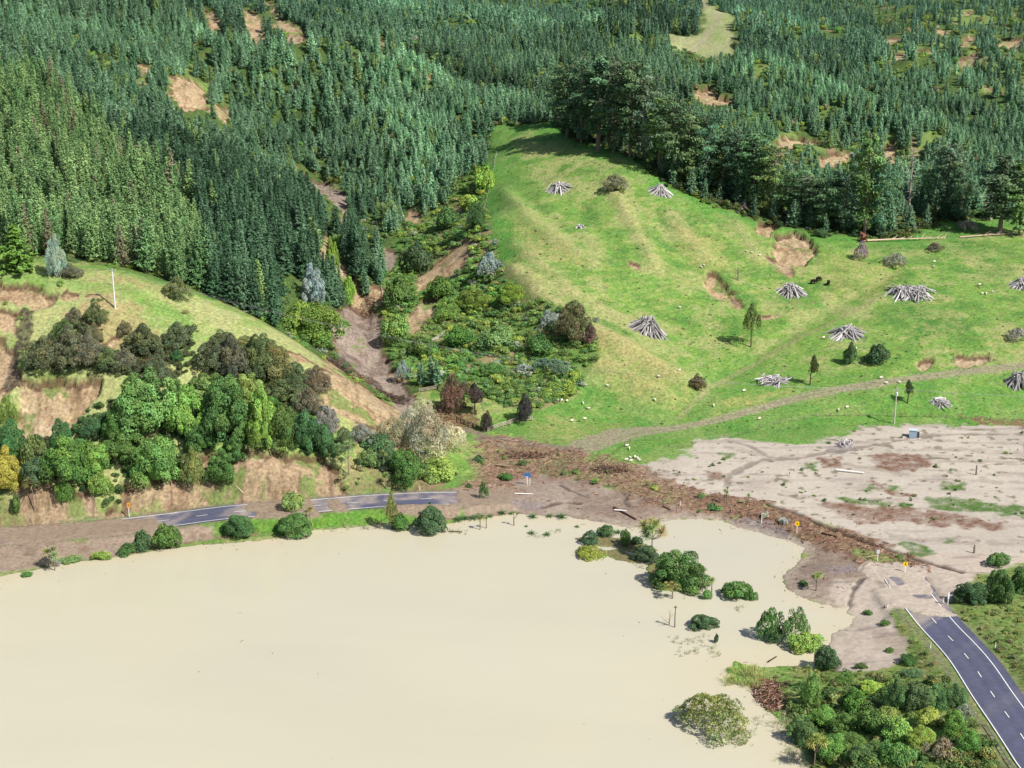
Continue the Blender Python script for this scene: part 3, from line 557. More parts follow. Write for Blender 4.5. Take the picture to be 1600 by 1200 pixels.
def pine_crown(h=12.0, R=2.2, whorls=17, per=7, clumps=6, up=0.55, base=0.06, power=0.8, gaps=0.0, size=0.62):
    """young plantation pine: whorls of upswept branches set with tufts of needles"""
    P = []; A = []; Nn = []; S = []; Cc = []
    for w in range(whorls):
        t = base + (1 - base) * (w / (whorls - 1)) ** 0.92; z0 = t * h
        L = R * (1 - t) ** power * (0.85 + 0.3 * RG.random()) + 0.12
        nb = max(3, int(per * (0.55 + 0.6 * (1 - t)))); a0 = RG.random() * 6.28
        for b in range(nb):
            if RG.random() < gaps: continue
            az = a0 + b * 6.283 / nb + RG.normal() * 0.2; lb = L * (0.75 + 0.5 * RG.random()); up_ = up * (0.5 + 0.9 * t) + 0.15 * RG.normal()
            d = np.array([math.cos(az), math.sin(az), 0.0]); tone = 0.75 + 0.5 * RG.random()
            nc = max(2, int(clumps * lb / R + 1))
            for c in range(nc):
                f = (c + 0.6) / nc; p = d * lb * f + np.array([0, 0, z0 + lb * up_ * f * f + lb * 0.12 * f]) + RG.normal(size=3) * 0.12 * R * 0.35
                for q in range(3):
                    P.append(p + RG.normal(size=3) * 0.13); A.append(d * 0.7 + np.array([0, 0, 0.55 + up_ * f]) + RG.normal(size=3) * 0.45)
                    Nn.append(d * 0.5 + np.array([0, 0, 0.9])); S.append(size * (0.75 + 0.35 * (1 - f) + 0.15)); Cc.append(tone * (0.85 + 0.3 * RG.random()))
    for q in range(7):
        P.append([0, 0, h * (0.955 + 0.008 * q)]); A.append([0, 0, 1.0]); Nn.append(RG.normal(size=3) * [1, 1, 0.1]); S.append(size * 0.8); Cc.append(1.15)
    P, A, Nn, S, Cc = map(np.array, (P, A, Nn, S, Cc))
    Q = leaf_quads(P, Nn, S, 2.3, 0.45, A); g = Geo(); g.quads(Q, Cc[:, None] * shade(len(P), 0.85, 1.15, (0.92, 1, 1.04), (1.12, 1.04, 0.9))); return g
def lobed_crown(r=3.0, h=3.0, lobes=26, leaves=4200, size=0.34, base=0.25, jit=0.55, lobe=0.33, flat=1.0, asp=1.3, hue=0.12, droop=0.0, spread=0.72, holes=0.0):
    """broadleaved crown: many overlapping clumps of leaves over an uneven dome (foot at z=0, top at z=h)"""
    Cn = []; Rl = []; ph1, ph2, ph3 = RG.random(3) * 6.28
    for i in range(lobes):
        az = RG.random() * 6.283; t = RG.random() ** 0.7
        ele = math.asin(min(1, t)); rr = spread * (0.8 + 0.3 * RG.random()) * (1 + 0.22 * math.sin(2 * az + ph1) + 0.14 * math.sin(3 * az + ph2))
        Cn.append([r * rr * math.cos(az) * math.cos(ele), r * rr * math.sin(az) * math.cos(ele), h * (base + (1 - base - lobe * 0.55) * math.sin(ele) * (0.76 + 0.3 * RG.random()) * (1 + .16 * math.sin(2 * az + ph3)))]); Rl.append(lobe * (0.6 + 0.8 * RG.random()))
    Cn = np.array(Cn); Rl = np.array(Rl) * r
    tone = 0.62 + 0.65 * RG.random(lobes); hu = RG.normal(size=lobes) * hue
    w = Rl ** 2; k = RG.choice(lobes, leaves, p=w / w.sum())
    d = unit(RG.normal(size=(leaves, 3))); d[:, 2] = np.where(RG.random(leaves) < 0.6, np.abs(d[:, 2]), d[:, 2])
    P = Cn[k] + d * Rl[k][:, None] * (0.80 + 0.26 * RG.random(leaves))[:, None] * np.array([1, 1, flat])
    ok = np.ones(leaves, bool)
    for i in range(lobes):
        dd = ((P - Cn[i]) / np.array([1, 1, flat]) / Rl[i]); ok &= (k == i) | ((dd ** 2).sum(1) > 0.55)
    ok &= P[:, 2] > 0.02 * h
    if holes > 0: ok &= vnoise(P[:, 0] / (0.25 * r) + 7, P[:, 1] / (0.25 * r) + 3 * P[:, 2] / r, int(RG.integers(999))) > -1 + 2 * holes
    P = P[ok]; d = d[ok]; k = k[ok]; n = len(P)
    Nn = unit(d + 0.35 * unit(P - np.array([0, 0, h * 0.3])) + np.array([0, 0, 0.25]))
    al = None if droop == 0 else np.tile([0, 0, -1.0], (n, 1)) + 0.5 * d
    Q = leaf_quads(P, Nn, size, asp, jit, al)
    col = (tone[k] * (0.8 + 0.4 * RG.random(n)))[:, None] * np.stack([1 + hu[k] + 0.08 * RG.normal(size=n), np.ones(n), 1 - hu[k] * 0.8], 1)
    g = Geo(); g.quads(Q, np.clip(col, 0.2, 2)); return g
def core(g, r, h, col=(0.55, 0.6, 0.5)):
    """solid inner mass of twigs and old leaves so a dense bush is not see-through"""
    n, m = 10, 6; V = []; 
    for j in range(m + 1):
        e = -0.5 + (math.pi / 2 + 0.5) * j / m
        for i in range(n):
            a = i * 6.283 / n; q = 0.5 + 0.12 * RG.random(); V.append([r * q * math.cos(a) * math.cos(e), r * q * math.sin(a) * math.cos(e), h * 0.34 + h * 0.42 * q * 1.25 * math.sin(e)])
    F = [(j * n + i, j * n + (i + 1) % n, (j + 1) * n + (i + 1) % n, (j + 1) * n + i) for j in range(m) for i in range(n)]
    g.add(V, F, col); return g
def trunk_geo(h, r0, r1, col=(0.16, 0.12, 0.09), lean=0.04, sides=7, forks=0, fork_h=0.35, spread=0.5):
    g = Geo(); k = 6; P = np.zeros((k, 3)); P[:, 2] = np.linspace(-0.4, h, k); P[:, :2] = np.cumsum(RG.normal(size=(k, 2)) * lean * h / k, 0); P[:, :2] -= P[0, :2]
    g.tube(P, np.linspace(r0, r1, k), sides, col)
    for f in range(forks):
        t = fork_h + (0.95 - fork_h) * (f + RG.random()) / forks; z = h * t; az = RG.random() * 6.28; L = h * spread * (1.1 - t) * (0.7 + 0.5 * RG.random())
        x = np.interp(z, P[:, 2], P[:, 0]); y = np.interp(z, P[:, 2], P[:, 1]); rr = (r0 + (r1 - r0) * t) * 0.55
        q = np.array([[x, y, z], [x + 0.5 * L * math.cos(az), y + 0.5 * L * math.sin(az), z + 0.30 * L], [x + L * math.cos(az), y + L * math.sin(az), z + 0.75 * L]])
        g.tube(q, [rr, rr * 0.6, rr * 0.2], 5, col)
    return g
def old_conifer(h=30.0, R=6.0, branches=46, sparse=0.0, low=0.18, dead=False, size=0.62):
    """tall ragged shelter tree: long uneven boughs with flat drooping sprays; returns (crown, boughs)"""
    g = Geo(); b = Geo(); P = []; A = []; Nn = []; Cc = []
    for i in range(branches):
        t = low + (0.99 - low) * i / branches; az = i * 2.4 + RG.normal() * 0.4; L = R * (math.sin(math.pi * min(1, 0.16 + 0.86 * (1 - t))) ** 0.7) * (0.5 + 0.7 * RG.random())
        if RG.random() < sparse: continue
        d = np.array([math.cos(az), math.sin(az), 0]); z = t * h; rise = 0.10 + 0.3 * t - 0.12 * RG.random()
        pts = [d * L * f + np.array([0, 0, z + L * (rise * f * 1.8 - 0.25 * f * f)]) for f in (0, 0.35, 0.7, 1.0)]
        b.tube(pts, [0.16, 0.11, 0.06, 0.02], 4, (0.34, 0.30, 0.27) if dead else (0.17, 0.15, 0.125))
        if dead: continue
        tone = 0.65 + 0.6 * RG.random(); hue = RG.normal() * 0.06
        n = int(78 * L / R) + 12; f = 0.25 + 0.78 * RG.random(n) ** 0.75; side = RG.normal(size=n) * 0.20 * L * (1.15 - f * 0.5); pv = np.array([-d[1], d[0], 0])
        p = d[None] * (L * f)[:, None] + pv[None] * side[:, None]; p[:, 2] += z + L * (rise * f * 1.8 - 0.25 * f * f) - np.abs(RG.normal(size=n)) * 0.75 + RG.random(n) * 0.5 - np.abs(side) * 0.2
        P.append(p); A.append(np.tile(d * 0.7 - np.array([0, 0, 0.35]), (n, 1)) + 0.4 * RG.normal(size=(n, 3))); Nn.append(np.tile(np.array([0, 0, 0.8]) + d * 0.5, (n, 1)))
        Cc.append(np.stack([np.full(n, tone * (1 + hue)), np.full(n, tone), np.full(n, tone * (1 - hue))], 1) * (0.75 + 0.5 * RG.random((n, 1))))
    if P:
        P, A, Nn, Cc = map(np.concatenate, (P, A, Nn, Cc)); g.quads(leaf_quads(P, Nn, size, 1.9, 0.6, A), Cc)
    return g, b
def blades(n, L, w, spread=1.0, up=0.35, col=(1, 1, 1), z0=0.0, c=(0, 0, 0)):
    """sword leaves radiating from a point"""
    d = unit(RG.normal(size=(n, 3)) * [1, 1, spread] + [0, 0, up]); d[:, 2] = np.where(d[:, 2] < -0.5, -d[:, 2], d[:, 2])
    pv = unit(np.cross(d, [0, 0, 1.0])); ln = (L * (0.75 + 0.4 * RG.random(n)))[:, None]; o = np.asarray(c, float) + [0, 0, z0]
    m = o + d * ln * 0.6; e = o + d * ln - np.array([0, 0, 1.0]) * ln * 0.16
    Q1 = np.stack([o + 0 * m - pv * w * .3, o + 0 * m + pv * w * .3, m + pv * w * .5, m - pv * w * .5], 1); Q2 = np.stack([m - pv * w * .5, m + pv * w * .5, e + pv * w * .08, e - pv * w * .08], 1)
    cc = shade(n, 0.7, 1.25, (0.95, 1, 0.9), (1.1, 1, 0.9)) * np.asarray(col); g = Geo(); g.quads(np.concatenate([Q1, Q2]), np.concatenate([cc, cc])); return g
def merge(g, o): 
    for V, F, C_, M_ in zip(o.v, o.f, o.c, o.m): pass
    for V, C_ in zip(o.v, o.c): g.v.append(V); g.c.append(C_)
    for F, M_ in zip(o.f, o.m): g.f.append(F + g.n); g.m.append(M_)
    g.n += o.n; return g
def scaled(g, sx, sz):
    g.v = [v * np.array([sx, sx, sz]) for v in g.v]; return g

# ---------------------------------------------------------------- uncounted stuff: one object that repeats its own patterns over its own points
def scatter(name, label, protos, mats, P, k, rz, S, tint, tilt=None):
    """protos: list of Geo. P (n,3) places, k pattern index, rz turn, S (n,3) scale, tint (n,3)"""
    g = Geo(); pid = []
    for i, q in enumerate(protos):
        merge(g, q); pid.append(np.full(q.n, i))
    me = g.mesh(name, mats); nv = len(me.vertices); n = len(P)
    me.vertices.add(n); co = np.zeros((nv + n, 3), np.float32); me.vertices.foreach_get('co', co.ravel()) if False else None
    co[:nv] = np.concatenate(g.v); co[nv:] = P; me.vertices.foreach_set('co', co.ravel())
    def attr(nm, ty, arr, key, width):
        a = me.attributes.new(nm, ty, 'POINT'); full = np.zeros((nv + n, width), np.float32 if ty != 'INT' else np.int32)
        full[nv:] = np.asarray(arr).reshape(n, width)
        if nm == 'pid': full[:nv] = np.concatenate(pid)[:, None]
        a.data.foreach_set(key, full.ravel())
    attr('pid', 'INT', np.full(n, -1), 'value', 1); attr('pick', 'INT', k, 'value', 1)
    rot = np.zeros((n, 3)); rot[:, 2] = rz
    if tilt is not None: rot[:, :2] = tilt
    attr('rot', 'FLOAT_VECTOR', rot, 'vector', 3); attr('scl', 'FLOAT_VECTOR', S, 'vector', 3)
    attr('tint', 'FLOAT_COLOR', np.c_[tint, np.ones(n)], 'color', 4)
    o = link(name, me); tag(o, label, kind='stuff')
    nt = bpy.data.node_groups.new(name + ' spread', 'GeometryNodeTree'); nt.interface.new_socket('Geometry', in_out='INPUT', socket_type='NodeSocketGeometry'); nt.interface.new_socket('Geometry', in_out='OUTPUT', socket_type='NodeSocketGeometry')
    N = nt.nodes; L = nt.links; gi = N.new('NodeGroupInput'); go = N.new('NodeGroupOutput'); join = N.new('GeometryNodeJoinGeometry')
    def named(nm, ty):
        a = N.new('GeometryNodeInputNamedAttribute'); a.data_type = ty; a.inputs['Name'].default_value = nm; return a.outputs['Attribute']
    def eq(a, v):
        c = N.new('FunctionNodeCompare'); c.data_type = 'INT'; c.operation = 'EQUAL'; L.new(a, c.inputs[2]); c.inputs[3].default_value = v; return c.outputs[0]
    pidn = named('pid', 'INT'); pick = named('pick', 'INT'); rotn = named('rot', 'FLOAT_VECTOR'); scn = named('scl', 'FLOAT_VECTOR')
    def sep(v):
        s = N.new('GeometryNodeSeparateGeometry'); s.domain = 'POINT'; L.new(gi.outputs[0], s.inputs[0]); L.new(eq(pidn, v), s.inputs[1]); return s.outputs[0]
    pts = sep(-1); e2r = N.new('FunctionNodeEulerToRotation'); L.new(rotn, e2r.inputs[0])
    for i in range(len(protos)):
        ip = N.new('GeometryNodeInstanceOnPoints'); L.new(pts, ip.inputs['Points']); L.new(eq(pick, i), ip.inputs['Selection']); L.new(sep(i), ip.inputs['Instance'])
        L.new(e2r.outputs[0], ip.inputs['Rotation']); L.new(scn, ip.inputs['Scale']); L.new(ip.outputs[0], join.inputs[0])
    L.new(join.outputs[0], go.inputs[0])
    md = o.modifiers.new('spread', 'NODES'); md.node_group = nt; return o

# ---------------------------------------------------------------- ground
def ground_object():
    me = bpy.data.meshes.new('ground'); V = np.stack([GX, GY, GZ], -1).reshape(-1, 3).astype(np.float32)
    i = (np.arange(NR - 1)[:, None] * NC + np.arange(NC - 1)[None]).ravel(); F = np.stack([i, i + 1, i + NC + 1, i + NC], 1).astype(np.int32)
    me.vertices.add(len(V)); me.vertices.foreach_set('co', V.ravel()); me.loops.add(F.size); me.loops.foreach_set('vertex_index', F.ravel())
    me.polygons.add(len(F)); me.polygons.foreach_set('loop_start', np.arange(0, F.size, 4, dtype=np.int32)); me.polygons.foreach_set('loop_total', np.full(len(F), 4, np.int32))
    me.polygons.foreach_set('use_smooth', np.ones(len(F), bool))
    a = me.color_attributes.new('Col', 'FLOAT_COLOR', 'POINT'); a.data.foreach_set('color', np.concatenate([COL, GLOSS[..., None]], -1).reshape(-1).astype(np.float32))
    a = me.attributes.new('Rgh', 'FLOAT', 'POINT'); a.data.foreach_set('value', ROUGH.ravel().astype(np.float32))
    me.update(calc_edges=True)
    m = bpy.data.materials.new('ground'); m.use_nodes = True; nt = m.node_tree; N = nt.nodes; L = nt.links; p = N['Principled BSDF']
    vc = N.new('ShaderNodeVertexColor'); vc.layer_name = 'Col'; tc = N.new('ShaderNodeTexCoord')
    def nz(sc, det=6, rough=0.7):
        n = N.new('ShaderNodeTexNoise'); n.inputs['Scale'].default_value = sc; n.inputs['Detail'].default_value = det; n.inputs['Roughness'].default_value = rough; L.new(tc.outputs['Object'], n.inputs['Vector']); return n
    n1 = nz(1.1); n2 = nz(0.25, 5); mr = N.new('ShaderNodeMapRange'); mr.inputs[1].default_value = 0.32; mr.inputs[2].default_value = 0.68; mr.inputs[3].default_value = 0.55; mr.inputs[4].default_value = 1.45
    L.new(n1.outputs[0], mr.inputs[0]); hs = N.new('ShaderNodeHueSaturation'); L.new(vc.outputs[0], hs.inputs['Color']); L.new(mr.outputs[0], hs.inputs['Value'])
    m2 = N.new('ShaderNodeMapRange'); m2.inputs[1].default_value = 0.35; m2.inputs[2].default_value = 0.65; m2.inputs[3].default_value = 0.485; m2.inputs[4].default_value = 0.515; L.new(n2.outputs[0], m2.inputs[0]); L.new(m2.outputs[0], hs.inputs['Hue'])
    ra = N.new('ShaderNodeAttribute'); ra.attribute_name = 'Rgh'; mxc = N.new('ShaderNodeMix'); mxc.data_type = 'RGBA'; L.new(ra.outputs['Fac'], mxc.inputs[0]); L.new(vc.outputs[0], mxc.inputs[6]); L.new(hs.outputs[0], mxc.inputs[7]); L.new(mxc.outputs[2], p.inputs['Base Color'])
    ro = N.new('ShaderNodeMapRange'); ro.inputs[3].default_value = 0.95; ro.inputs[4].default_value = 0.22; L.new(vc.outputs[1], ro.inputs[0]); L.new(ro.outputs[0], p.inputs['Roughness']); p.inputs['Specular IOR Level'].default_value = 0.25
    bp = N.new('ShaderNodeBump'); bp.inputs['Distance'].default_value = 0.25; sr = N.new('ShaderNodeMapRange'); sr.inputs[3].default_value = 0.9; sr.inputs[4].default_value = 0.06; L.new(vc.outputs[1], sr.inputs[0]); mu = N.new('ShaderNodeMath'); mu.operation = 'MULTIPLY'; L.new(sr.outputs[0], mu.inputs[0]); L.new(ra.outputs['Fac'], mu.inputs[1]); L.new(mu.outputs[0], bp.inputs['Strength'])
    n3 = nz(0.9, 8, 0.75); L.new(n3.outputs[0], bp.inputs['Height']); L.new(bp.outputs[0], p.inputs['Normal'])
    me.materials.append(m); return tag(link('ground', me), 'green paddocks, bare slips, silt flats and forest floor round the lake', kind='structure')
GROUND = ground_object()

# ---------------------------------------------------------------- lake
def lake_object():
    m = bpy.data.materials.new('flood water'); m.use_nodes = True; nt = m.node_tree; N = nt.nodes; L = nt.links; p = N['Principled BSDF']; tc = N.new('ShaderNodeTexCoord')
    vc = N.new('ShaderNodeVertexColor'); vc.layer_name = 'Col'; L.new(vc.outputs[0], p.inputs['Base Color'])
    p.inputs['Roughness'].default_value = 0.08; p.inputs['IOR'].default_value = 1.333; p.inputs['Specular IOR Level'].default_value = 0.5
    mp = N.new('ShaderNodeMapping'); mp.inputs['Scale'].default_value = (0.5, 1.0, 1.0); L.new(tc.outputs['Object'], mp.inputs[0])
    b = N.new('ShaderNodeTexNoise'); b.inputs['Scale'].default_value = 0.8; b.inputs['Detail'].default_value = 5; L.new(mp.outputs[0], b.inputs['Vector'])
    bp = N.new('ShaderNodeBump'); bp.inputs['Distance'].default_value = 0.05; bp.inputs['Strength'].default_value = 0.6; L.new(b.outputs[0], bp.inputs['Height']); L.new(bp.outputs[0], p.inputs['Normal'])
    xs = np.concatenate([np.linspace(-900, -220, 20), np.arange(-215, 170, 1.2)]); ys = np.concatenate([np.linspace(60, 205, 12), np.arange(208, 421, 1.2)]); X, Y = np.meshgrid(xs, ys)
    sd = np.where(Y > 206, lerp_h(lake_sd, X, Y), 60.0); f1 = fbm(X / 2.6 + .3 * Y, Y, 22.0, 4, 81); f2 = fbm(X, Y, 70.0, 3, 82); silt_ = np.array([0.50, 0.425, 0.285]); c = np.array([0.488, 0.460, 0.356]) * (1 + .05 * f2 + .05 * f1)[..., None]; c = c * np.array([1, 1, 1]) - .03 * f2[..., None] * np.array([0, .2, 1])
    k = np.clip(np.exp(-np.clip(sd, 0, 99) / 7.0) * (.65 + .6 * f1), 0, 1) * .8; c = c * (1 - k[..., None]) + silt_ * k[..., None]
    g = Geo(); w = len(xs); i = (np.arange(len(ys) - 1)[:, None] * w + np.arange(w - 1)[None]).ravel(); g.add(np.stack([X, Y, 0 * X], -1).reshape(-1, 3), np.stack([i, i + 1, i + w + 1, i + w], 1), np.clip(c, 0, 1).reshape(-1, 3))
    return tag(g.build('lake', m), 'wide lake of still pale brown flood water', kind='structure')
lake_object()

# ---------------------------------------------------------------- road
M_ROAD = mat('asphalt', (95, 98, 114), 0.75, vc=True, noise=(0.7, 0.14), bump=(6.0, 0.01), spec=0.35)
M_LINE = mat('road paint', (236, 236, 232), 0.6, vc=True, noise=(3.0, 0.12), spec=0.3)
def offset(L, d):
    T = np.gradient(L[:, :2], axis=0); T /= np.linalg.norm(T, axis=1)[:, None]; O = L.copy(); O[:, 0] += T[:, 1] * d; O[:, 1] -= T[:, 0] * d; return O
def ribbon(g, L, a, b, z, col=(1, 1, 1), cross=1, s0=0, s1=None):
    L = L[s0:s1]; n = len(L); cols = []
    for k in range(cross + 1):
        q = offset(L, a + (b - a) * k / cross); q[:, 2] += z; cols.append(q)
    V = np.stack(cols, 1); w = cross + 1
    F = [(i * w + k, i * w + k + 1, (i + 1) * w + k + 1, (i + 1) * w + k) for i in range(n - 1) for k in range(cross)]
    if np.ndim(col) == 1: g.add(V.reshape(-1, 3), F, col)
    else: g.add(V.reshape(-1, 3), F, col[s0:s1].reshape(-1, 3))
def road(L, name, label, lo, hi, edge, dash0):
    cross = 10; n = len(L); off = np.linspace(lo, hi, cross + 1)
    # wheel tracks and the darker newer seal
    x = L[:, 0][:, None] + 0 * off[None]; y = L[:, 1][:, None] + off[None]
    tone = 0.92 + 0.10 * np.cos((np.abs(off) - 1.7) * 2.2)[None] * np.ones((n, 1)) + 0.06 * vnoise(x / 7, y / 3, 4)
    col = np.stack([tone, tone, tone], -1) * np.array([0.62, 0.62, 0.80]) ** (0.55)
    ov = np.zeros(x.shape)
    for sx_, sy_ in ((0, 0), (3, 0), (-3, 0), (0, 3), (0, -3), (5, 3), (-5, 3), (5, -4), (-5, -4)): ov = np.maximum(ov, lerp_h(overmud, x + sx_, y + sy_))
    film = np.clip(ov * (.55 + .9 * fbm(x, y, 3.0, 4, 93)) + .10 * sstep(.1, .5, fbm(x, y, 9, 3, 94)), 0, .85)[..., None]; col = col * (1 - film) + np.array([3.4, 2.7, 1.75]) * film * .8
    g = Geo(); ribbon(g, L, lo, hi, 0.0, col, cross); o = tag(g.build(name, M_ROAD), label, kind='structure')
    for s in (-1, 1):
        e = Geo(); ribbon(e, L, s * edge - 0.09, s * edge + 0.09, 0.006); e.build('edge_line', M_LINE, o)
    d = Geo()
    for k in range(dash0, n - 4, 10): ribbon(d, L, -0.08, 0.08, 0.006, s0=k, s1=k + 4)
    d.build('centre_line', M_LINE, o); return o
ROAD_A = road(RL_L, 'road', 'muddy lakeside road stretch under the cliff with white lines', -5.2, 5.2, 4.5, 3)
ROAD_B = road(RL_R, 'road', 'clean asphalt road curving out of the silt at the right', -6.1, 4.5, 4.25, 6)

# ---------------------------------------------------------------- plantation forest
def lerp_many(G, X, Y): return lerp_h(G, X, Y)
def in_px(px, py, poly): return inside(np.asarray(px, float), np.asarray(py, float), poly)
PINE = [pine_crown(12, r, w, p, c, up, size=sz) for r, w, p, c, up, sz in ((2.5, 19, 8, 8, .55, .48), (2.1, 19, 8, 7, .75, .46), (2.8, 18, 8, 8, .45, .5), (2.0, 19, 7, 7, .9, .46), (2.6, 18, 8, 8, .6, .48))]
LITE = [pine_crown(17, r, 26, 8, 6, up, 0.08, pw, 0.10, 0.42) for r, up, pw in ((2.6, .8, .85), (2.8, .6, .8), (2.3, .9, .75))]
TALL = [pine_crown(20, r, 27, 9, 8, up, 0.05, pw, 0.05, 0.50) for r, up, pw in ((3.6, .45, 1.0), (3.2, .6, .95), (3.9, .35, 1.0))]
FARP = [pine_crown(10, 2.0, 12, 7, 4, up, 0.05, .75, 0, 0.6) for up in (.6, .8)]
BUSH_S = [lobed_crown(1.0, 1.0, 7, 420, 0.17, 0.2, lobe=.42), lobed_crown(1.0, 0.8, 6, 420, 0.19, 0.15, lobe=.45), lobed_crown(1.0, 1.3, 8, 460, 0.16, 0.25, lobe=.4)]
for g in BUSH_S: core(g, 0.85, 0.85 if g is not BUSH_S[2] else 1.1, (0.6, 0.62, 0.5))

def jitter_grid(y0, y1, d, umax=0.43):
    ys = np.arange(y0, y1, d); P = []
    for y in ys:
        xs = np.arange(-umax * y, umax * y, d); P.append(np.stack([xs, np.full(len(xs), y)], 1))
    P = np.concatenate(P); P += RG.uniform(-0.38, 0.38, P.shape) * d; return P
FP = np.concatenate([jitter_grid(452, 640, 3.7), jitter_grid(640, 860, 3.8), jitter_grid(860, 1120, 4.2), jitter_grid(1120, 1560, 5.2)])
fx, fy = FP.T; fz = lerp_h(GZ, fx, fy); fpx, fpy = pix(fx, fy, fz)
fF = lerp_h(forest, fx, fy); fS = lerp_h(slip_any, fx, fy); fC = lerp_h(clearing, fx, fy)
LITE_PX = np.array([(-400, 140), (-50, 140), (60, 130), (110, 165), (180, 240), (250, 285), (300, 335), (330, 440), (322, 480), (-50, 455), (-400, 455)], float)
SPUR_PX = np.array([(455, 235), (540, 195), (640, 215), (765, 262), (762, 345), (700, 340), (630, 352), (600, 400), (570, 420), (552, 345), (520, 290)], float)
VALE_PX = np.array([(1060, 160), (1180, 170), (1440, 240), (1450, 300), (1250, 300), (1090, 250)], float)
TR_PX = np.array([(1360, -20), (1800, -20), (1800, 190), (1560, 180), (1440, 120), (1370, 80)], float)
lite = in_px(fpx, fpy, LITE_PX); spur = in_px(fpx, fpy, SPUR_PX); vale = in_px(fpx, fpy, VALE_PX); tr = in_px(fpx, fpy, TR_PX)
nz = fbm(fx, fy, 45.0, 3, 41); nz2 = fbm(fx, fy, 16.0, 3, 42)
prob = np.clip(0.96 - 0.85 * sstep(0.20, 0.45, nz2), 0, 1); prob = np.where(lite, prob * 0.62, prob)
prob = np.where(spur, 0.75 - 0.6 * sstep(0.0, 0.4, nz2), prob); prob = np.where(vale, 0.45 - .4 * sstep(0, .3, nz2), prob); prob = np.where(tr, 0.6 - 0.55 * sstep(-0.1, 0.15, nz2 + .3 * nz), prob)
prob *= (1 - sstep(0.1, 0.5, fS)) * (1 - sstep(0.1, 0.4, fC)) * sstep(0.3, 0.9, fF)
belt = (fx > 30) & (lerp_h(np.clip(-pad_sd, 0, 60), fx, fy) < 16); prob = np.where(belt, prob * 0.25, prob)
mid = np.where(fx < -60, 9.0, 5.0)
for lift in (0.25, 0.7, 1.25):
    qx, qy = pix(fx, fy, fz + mid * lift)
    for pts, _d, _t in SLIPS:
        if max(p[1] for p in pts) < 700: prob = np.where(in_px(qx, qy, np.array(pts, float)), prob * 0.06, prob)
    prob = np.where(in_px(qx, qy, np.array([(1095, 12), (1112, 22), (1130, 34), (1148, 62), (1148, 82), (1120, 90), (1075, 86), (1046, 72), (1046, 58), (1075, 62), (1098, 60), (1098, 40)], float)), 0, prob)
    prob = np.where(in_px(qx, qy, np.array([(430, 470), (462, 400), (516, 395), (545, 470), (545, 560), (430, 550)], float)) & (fy < 535), 0, prob)
keepf = RG.random(len(fx)) < prob
fx, fy, fz, fpx, fpy, lite, spur, nz, nz2 = [a[keepf] for a in (fx, fy, fz, fpx, fpy, lite, spur, nz, nz2)]
n = len(fx)
left = fx < -60
ht = np.where(left, 19 - 9 * sstep(560, 740, fy), 8.8) + np.where((fx > -60) & (fy < 760), 1.0, 0) - 1.5 * sstep(1000, 1300, fy)
ht = np.where(spur, 9.0, ht); ht = np.where(lite, 18 - 2 * sstep(600, 700, fy), ht)
ht = ht * (0.72 + 0.44 * RG.random(n) ** 1.3 + 0.22 * nz)
kind = np.where(lite, 1, np.where((ht > 14.5), 2, np.where(fy > 1000, 3, 0)))
proto = np.where(kind == 1, 5 + RG.integers(0, 3, n), np.where(kind == 2, 8 + RG.integers(0, 3, n), np.where(kind == 3, 11 + RG.integers(0, 2, n), RG.integers(0, 5, n))))
ph = np.where(kind == 1, 17.0, np.where(kind == 2, 20.0, np.where(kind == 3, 10.0, 12.0)))
scl = ht / ph; wid = scl * (0.85 + 0.4 * RG.random(n)) * np.where(kind == 0, 1.15, np.where(kind == 3, 1.2, np.where(kind == 1, 1.12, 1.0)))
u1 = RG.random(n)[:, None]; u2 = RG.random(n)[:, None]
dk = np.array([0.105, 0.225, 0.112]) * (1 - u1) + np.array([0.25, 0.42, 0.235]) * u1
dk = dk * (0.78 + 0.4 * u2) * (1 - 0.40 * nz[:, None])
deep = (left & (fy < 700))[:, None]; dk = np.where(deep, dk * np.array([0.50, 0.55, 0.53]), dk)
crest_lit = lerp_h(RELF, fx, fy); dk = dk * np.array([1, 1, 1.08]) * (1.0 * (1 + 0.55 * np.clip(crest_lit, -.75, 1)))[:, None]; haze_w = sstep(850, 1250, fy)[:, None]; dk = dk * (1 - haze_w) + (dk * np.array([0.86, 0.92, 1.05])) * haze_w  # paints sunlit crests, shaded valleys and distance haze into the pine tints
old = in_px(fpx, fpy, np.array([(-80, -60), (250, -60), (330, 64), (170, 46), (0, 20), (-80, 10)], float)) | in_px(fpx, fpy, np.array([(925, -40), (1100, -40), (1100, 40), (1075, 66), (1000, 76), (945, 50)], float)); dk = np.where(old[:, None], dk * .58, dk); ht = np.where(old, ht * 1.3, ht); scl = ht / ph  # two stands get a darker tint and taller trees
odd = RG.random(n)[:, None] < 0.05; dk = np.where(odd, np.array([0.24, 0.36, 0.13]) * (.8 + .4 * u2), dk)
lt = (np.array([0.145, 0.29, 0.12]) * (1 - u1) + np.array([0.31, 0.46, 0.19]) * u1) * (0.75 + 0.4 * u2)
brown = (RG.random(n) < 0.06 + 0.12 * (nz2 > .25))[:, None]; lt = np.where(brown, np.array([0.27, 0.26, 0.17]) * (0.8 + 0.4 * u2), lt)
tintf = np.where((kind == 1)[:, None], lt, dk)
rzf = RG.random(n) * 6.283; tlt = RG.normal(size=(n, 2)) * np.where(fy > 640, .09, .045)[:, None]
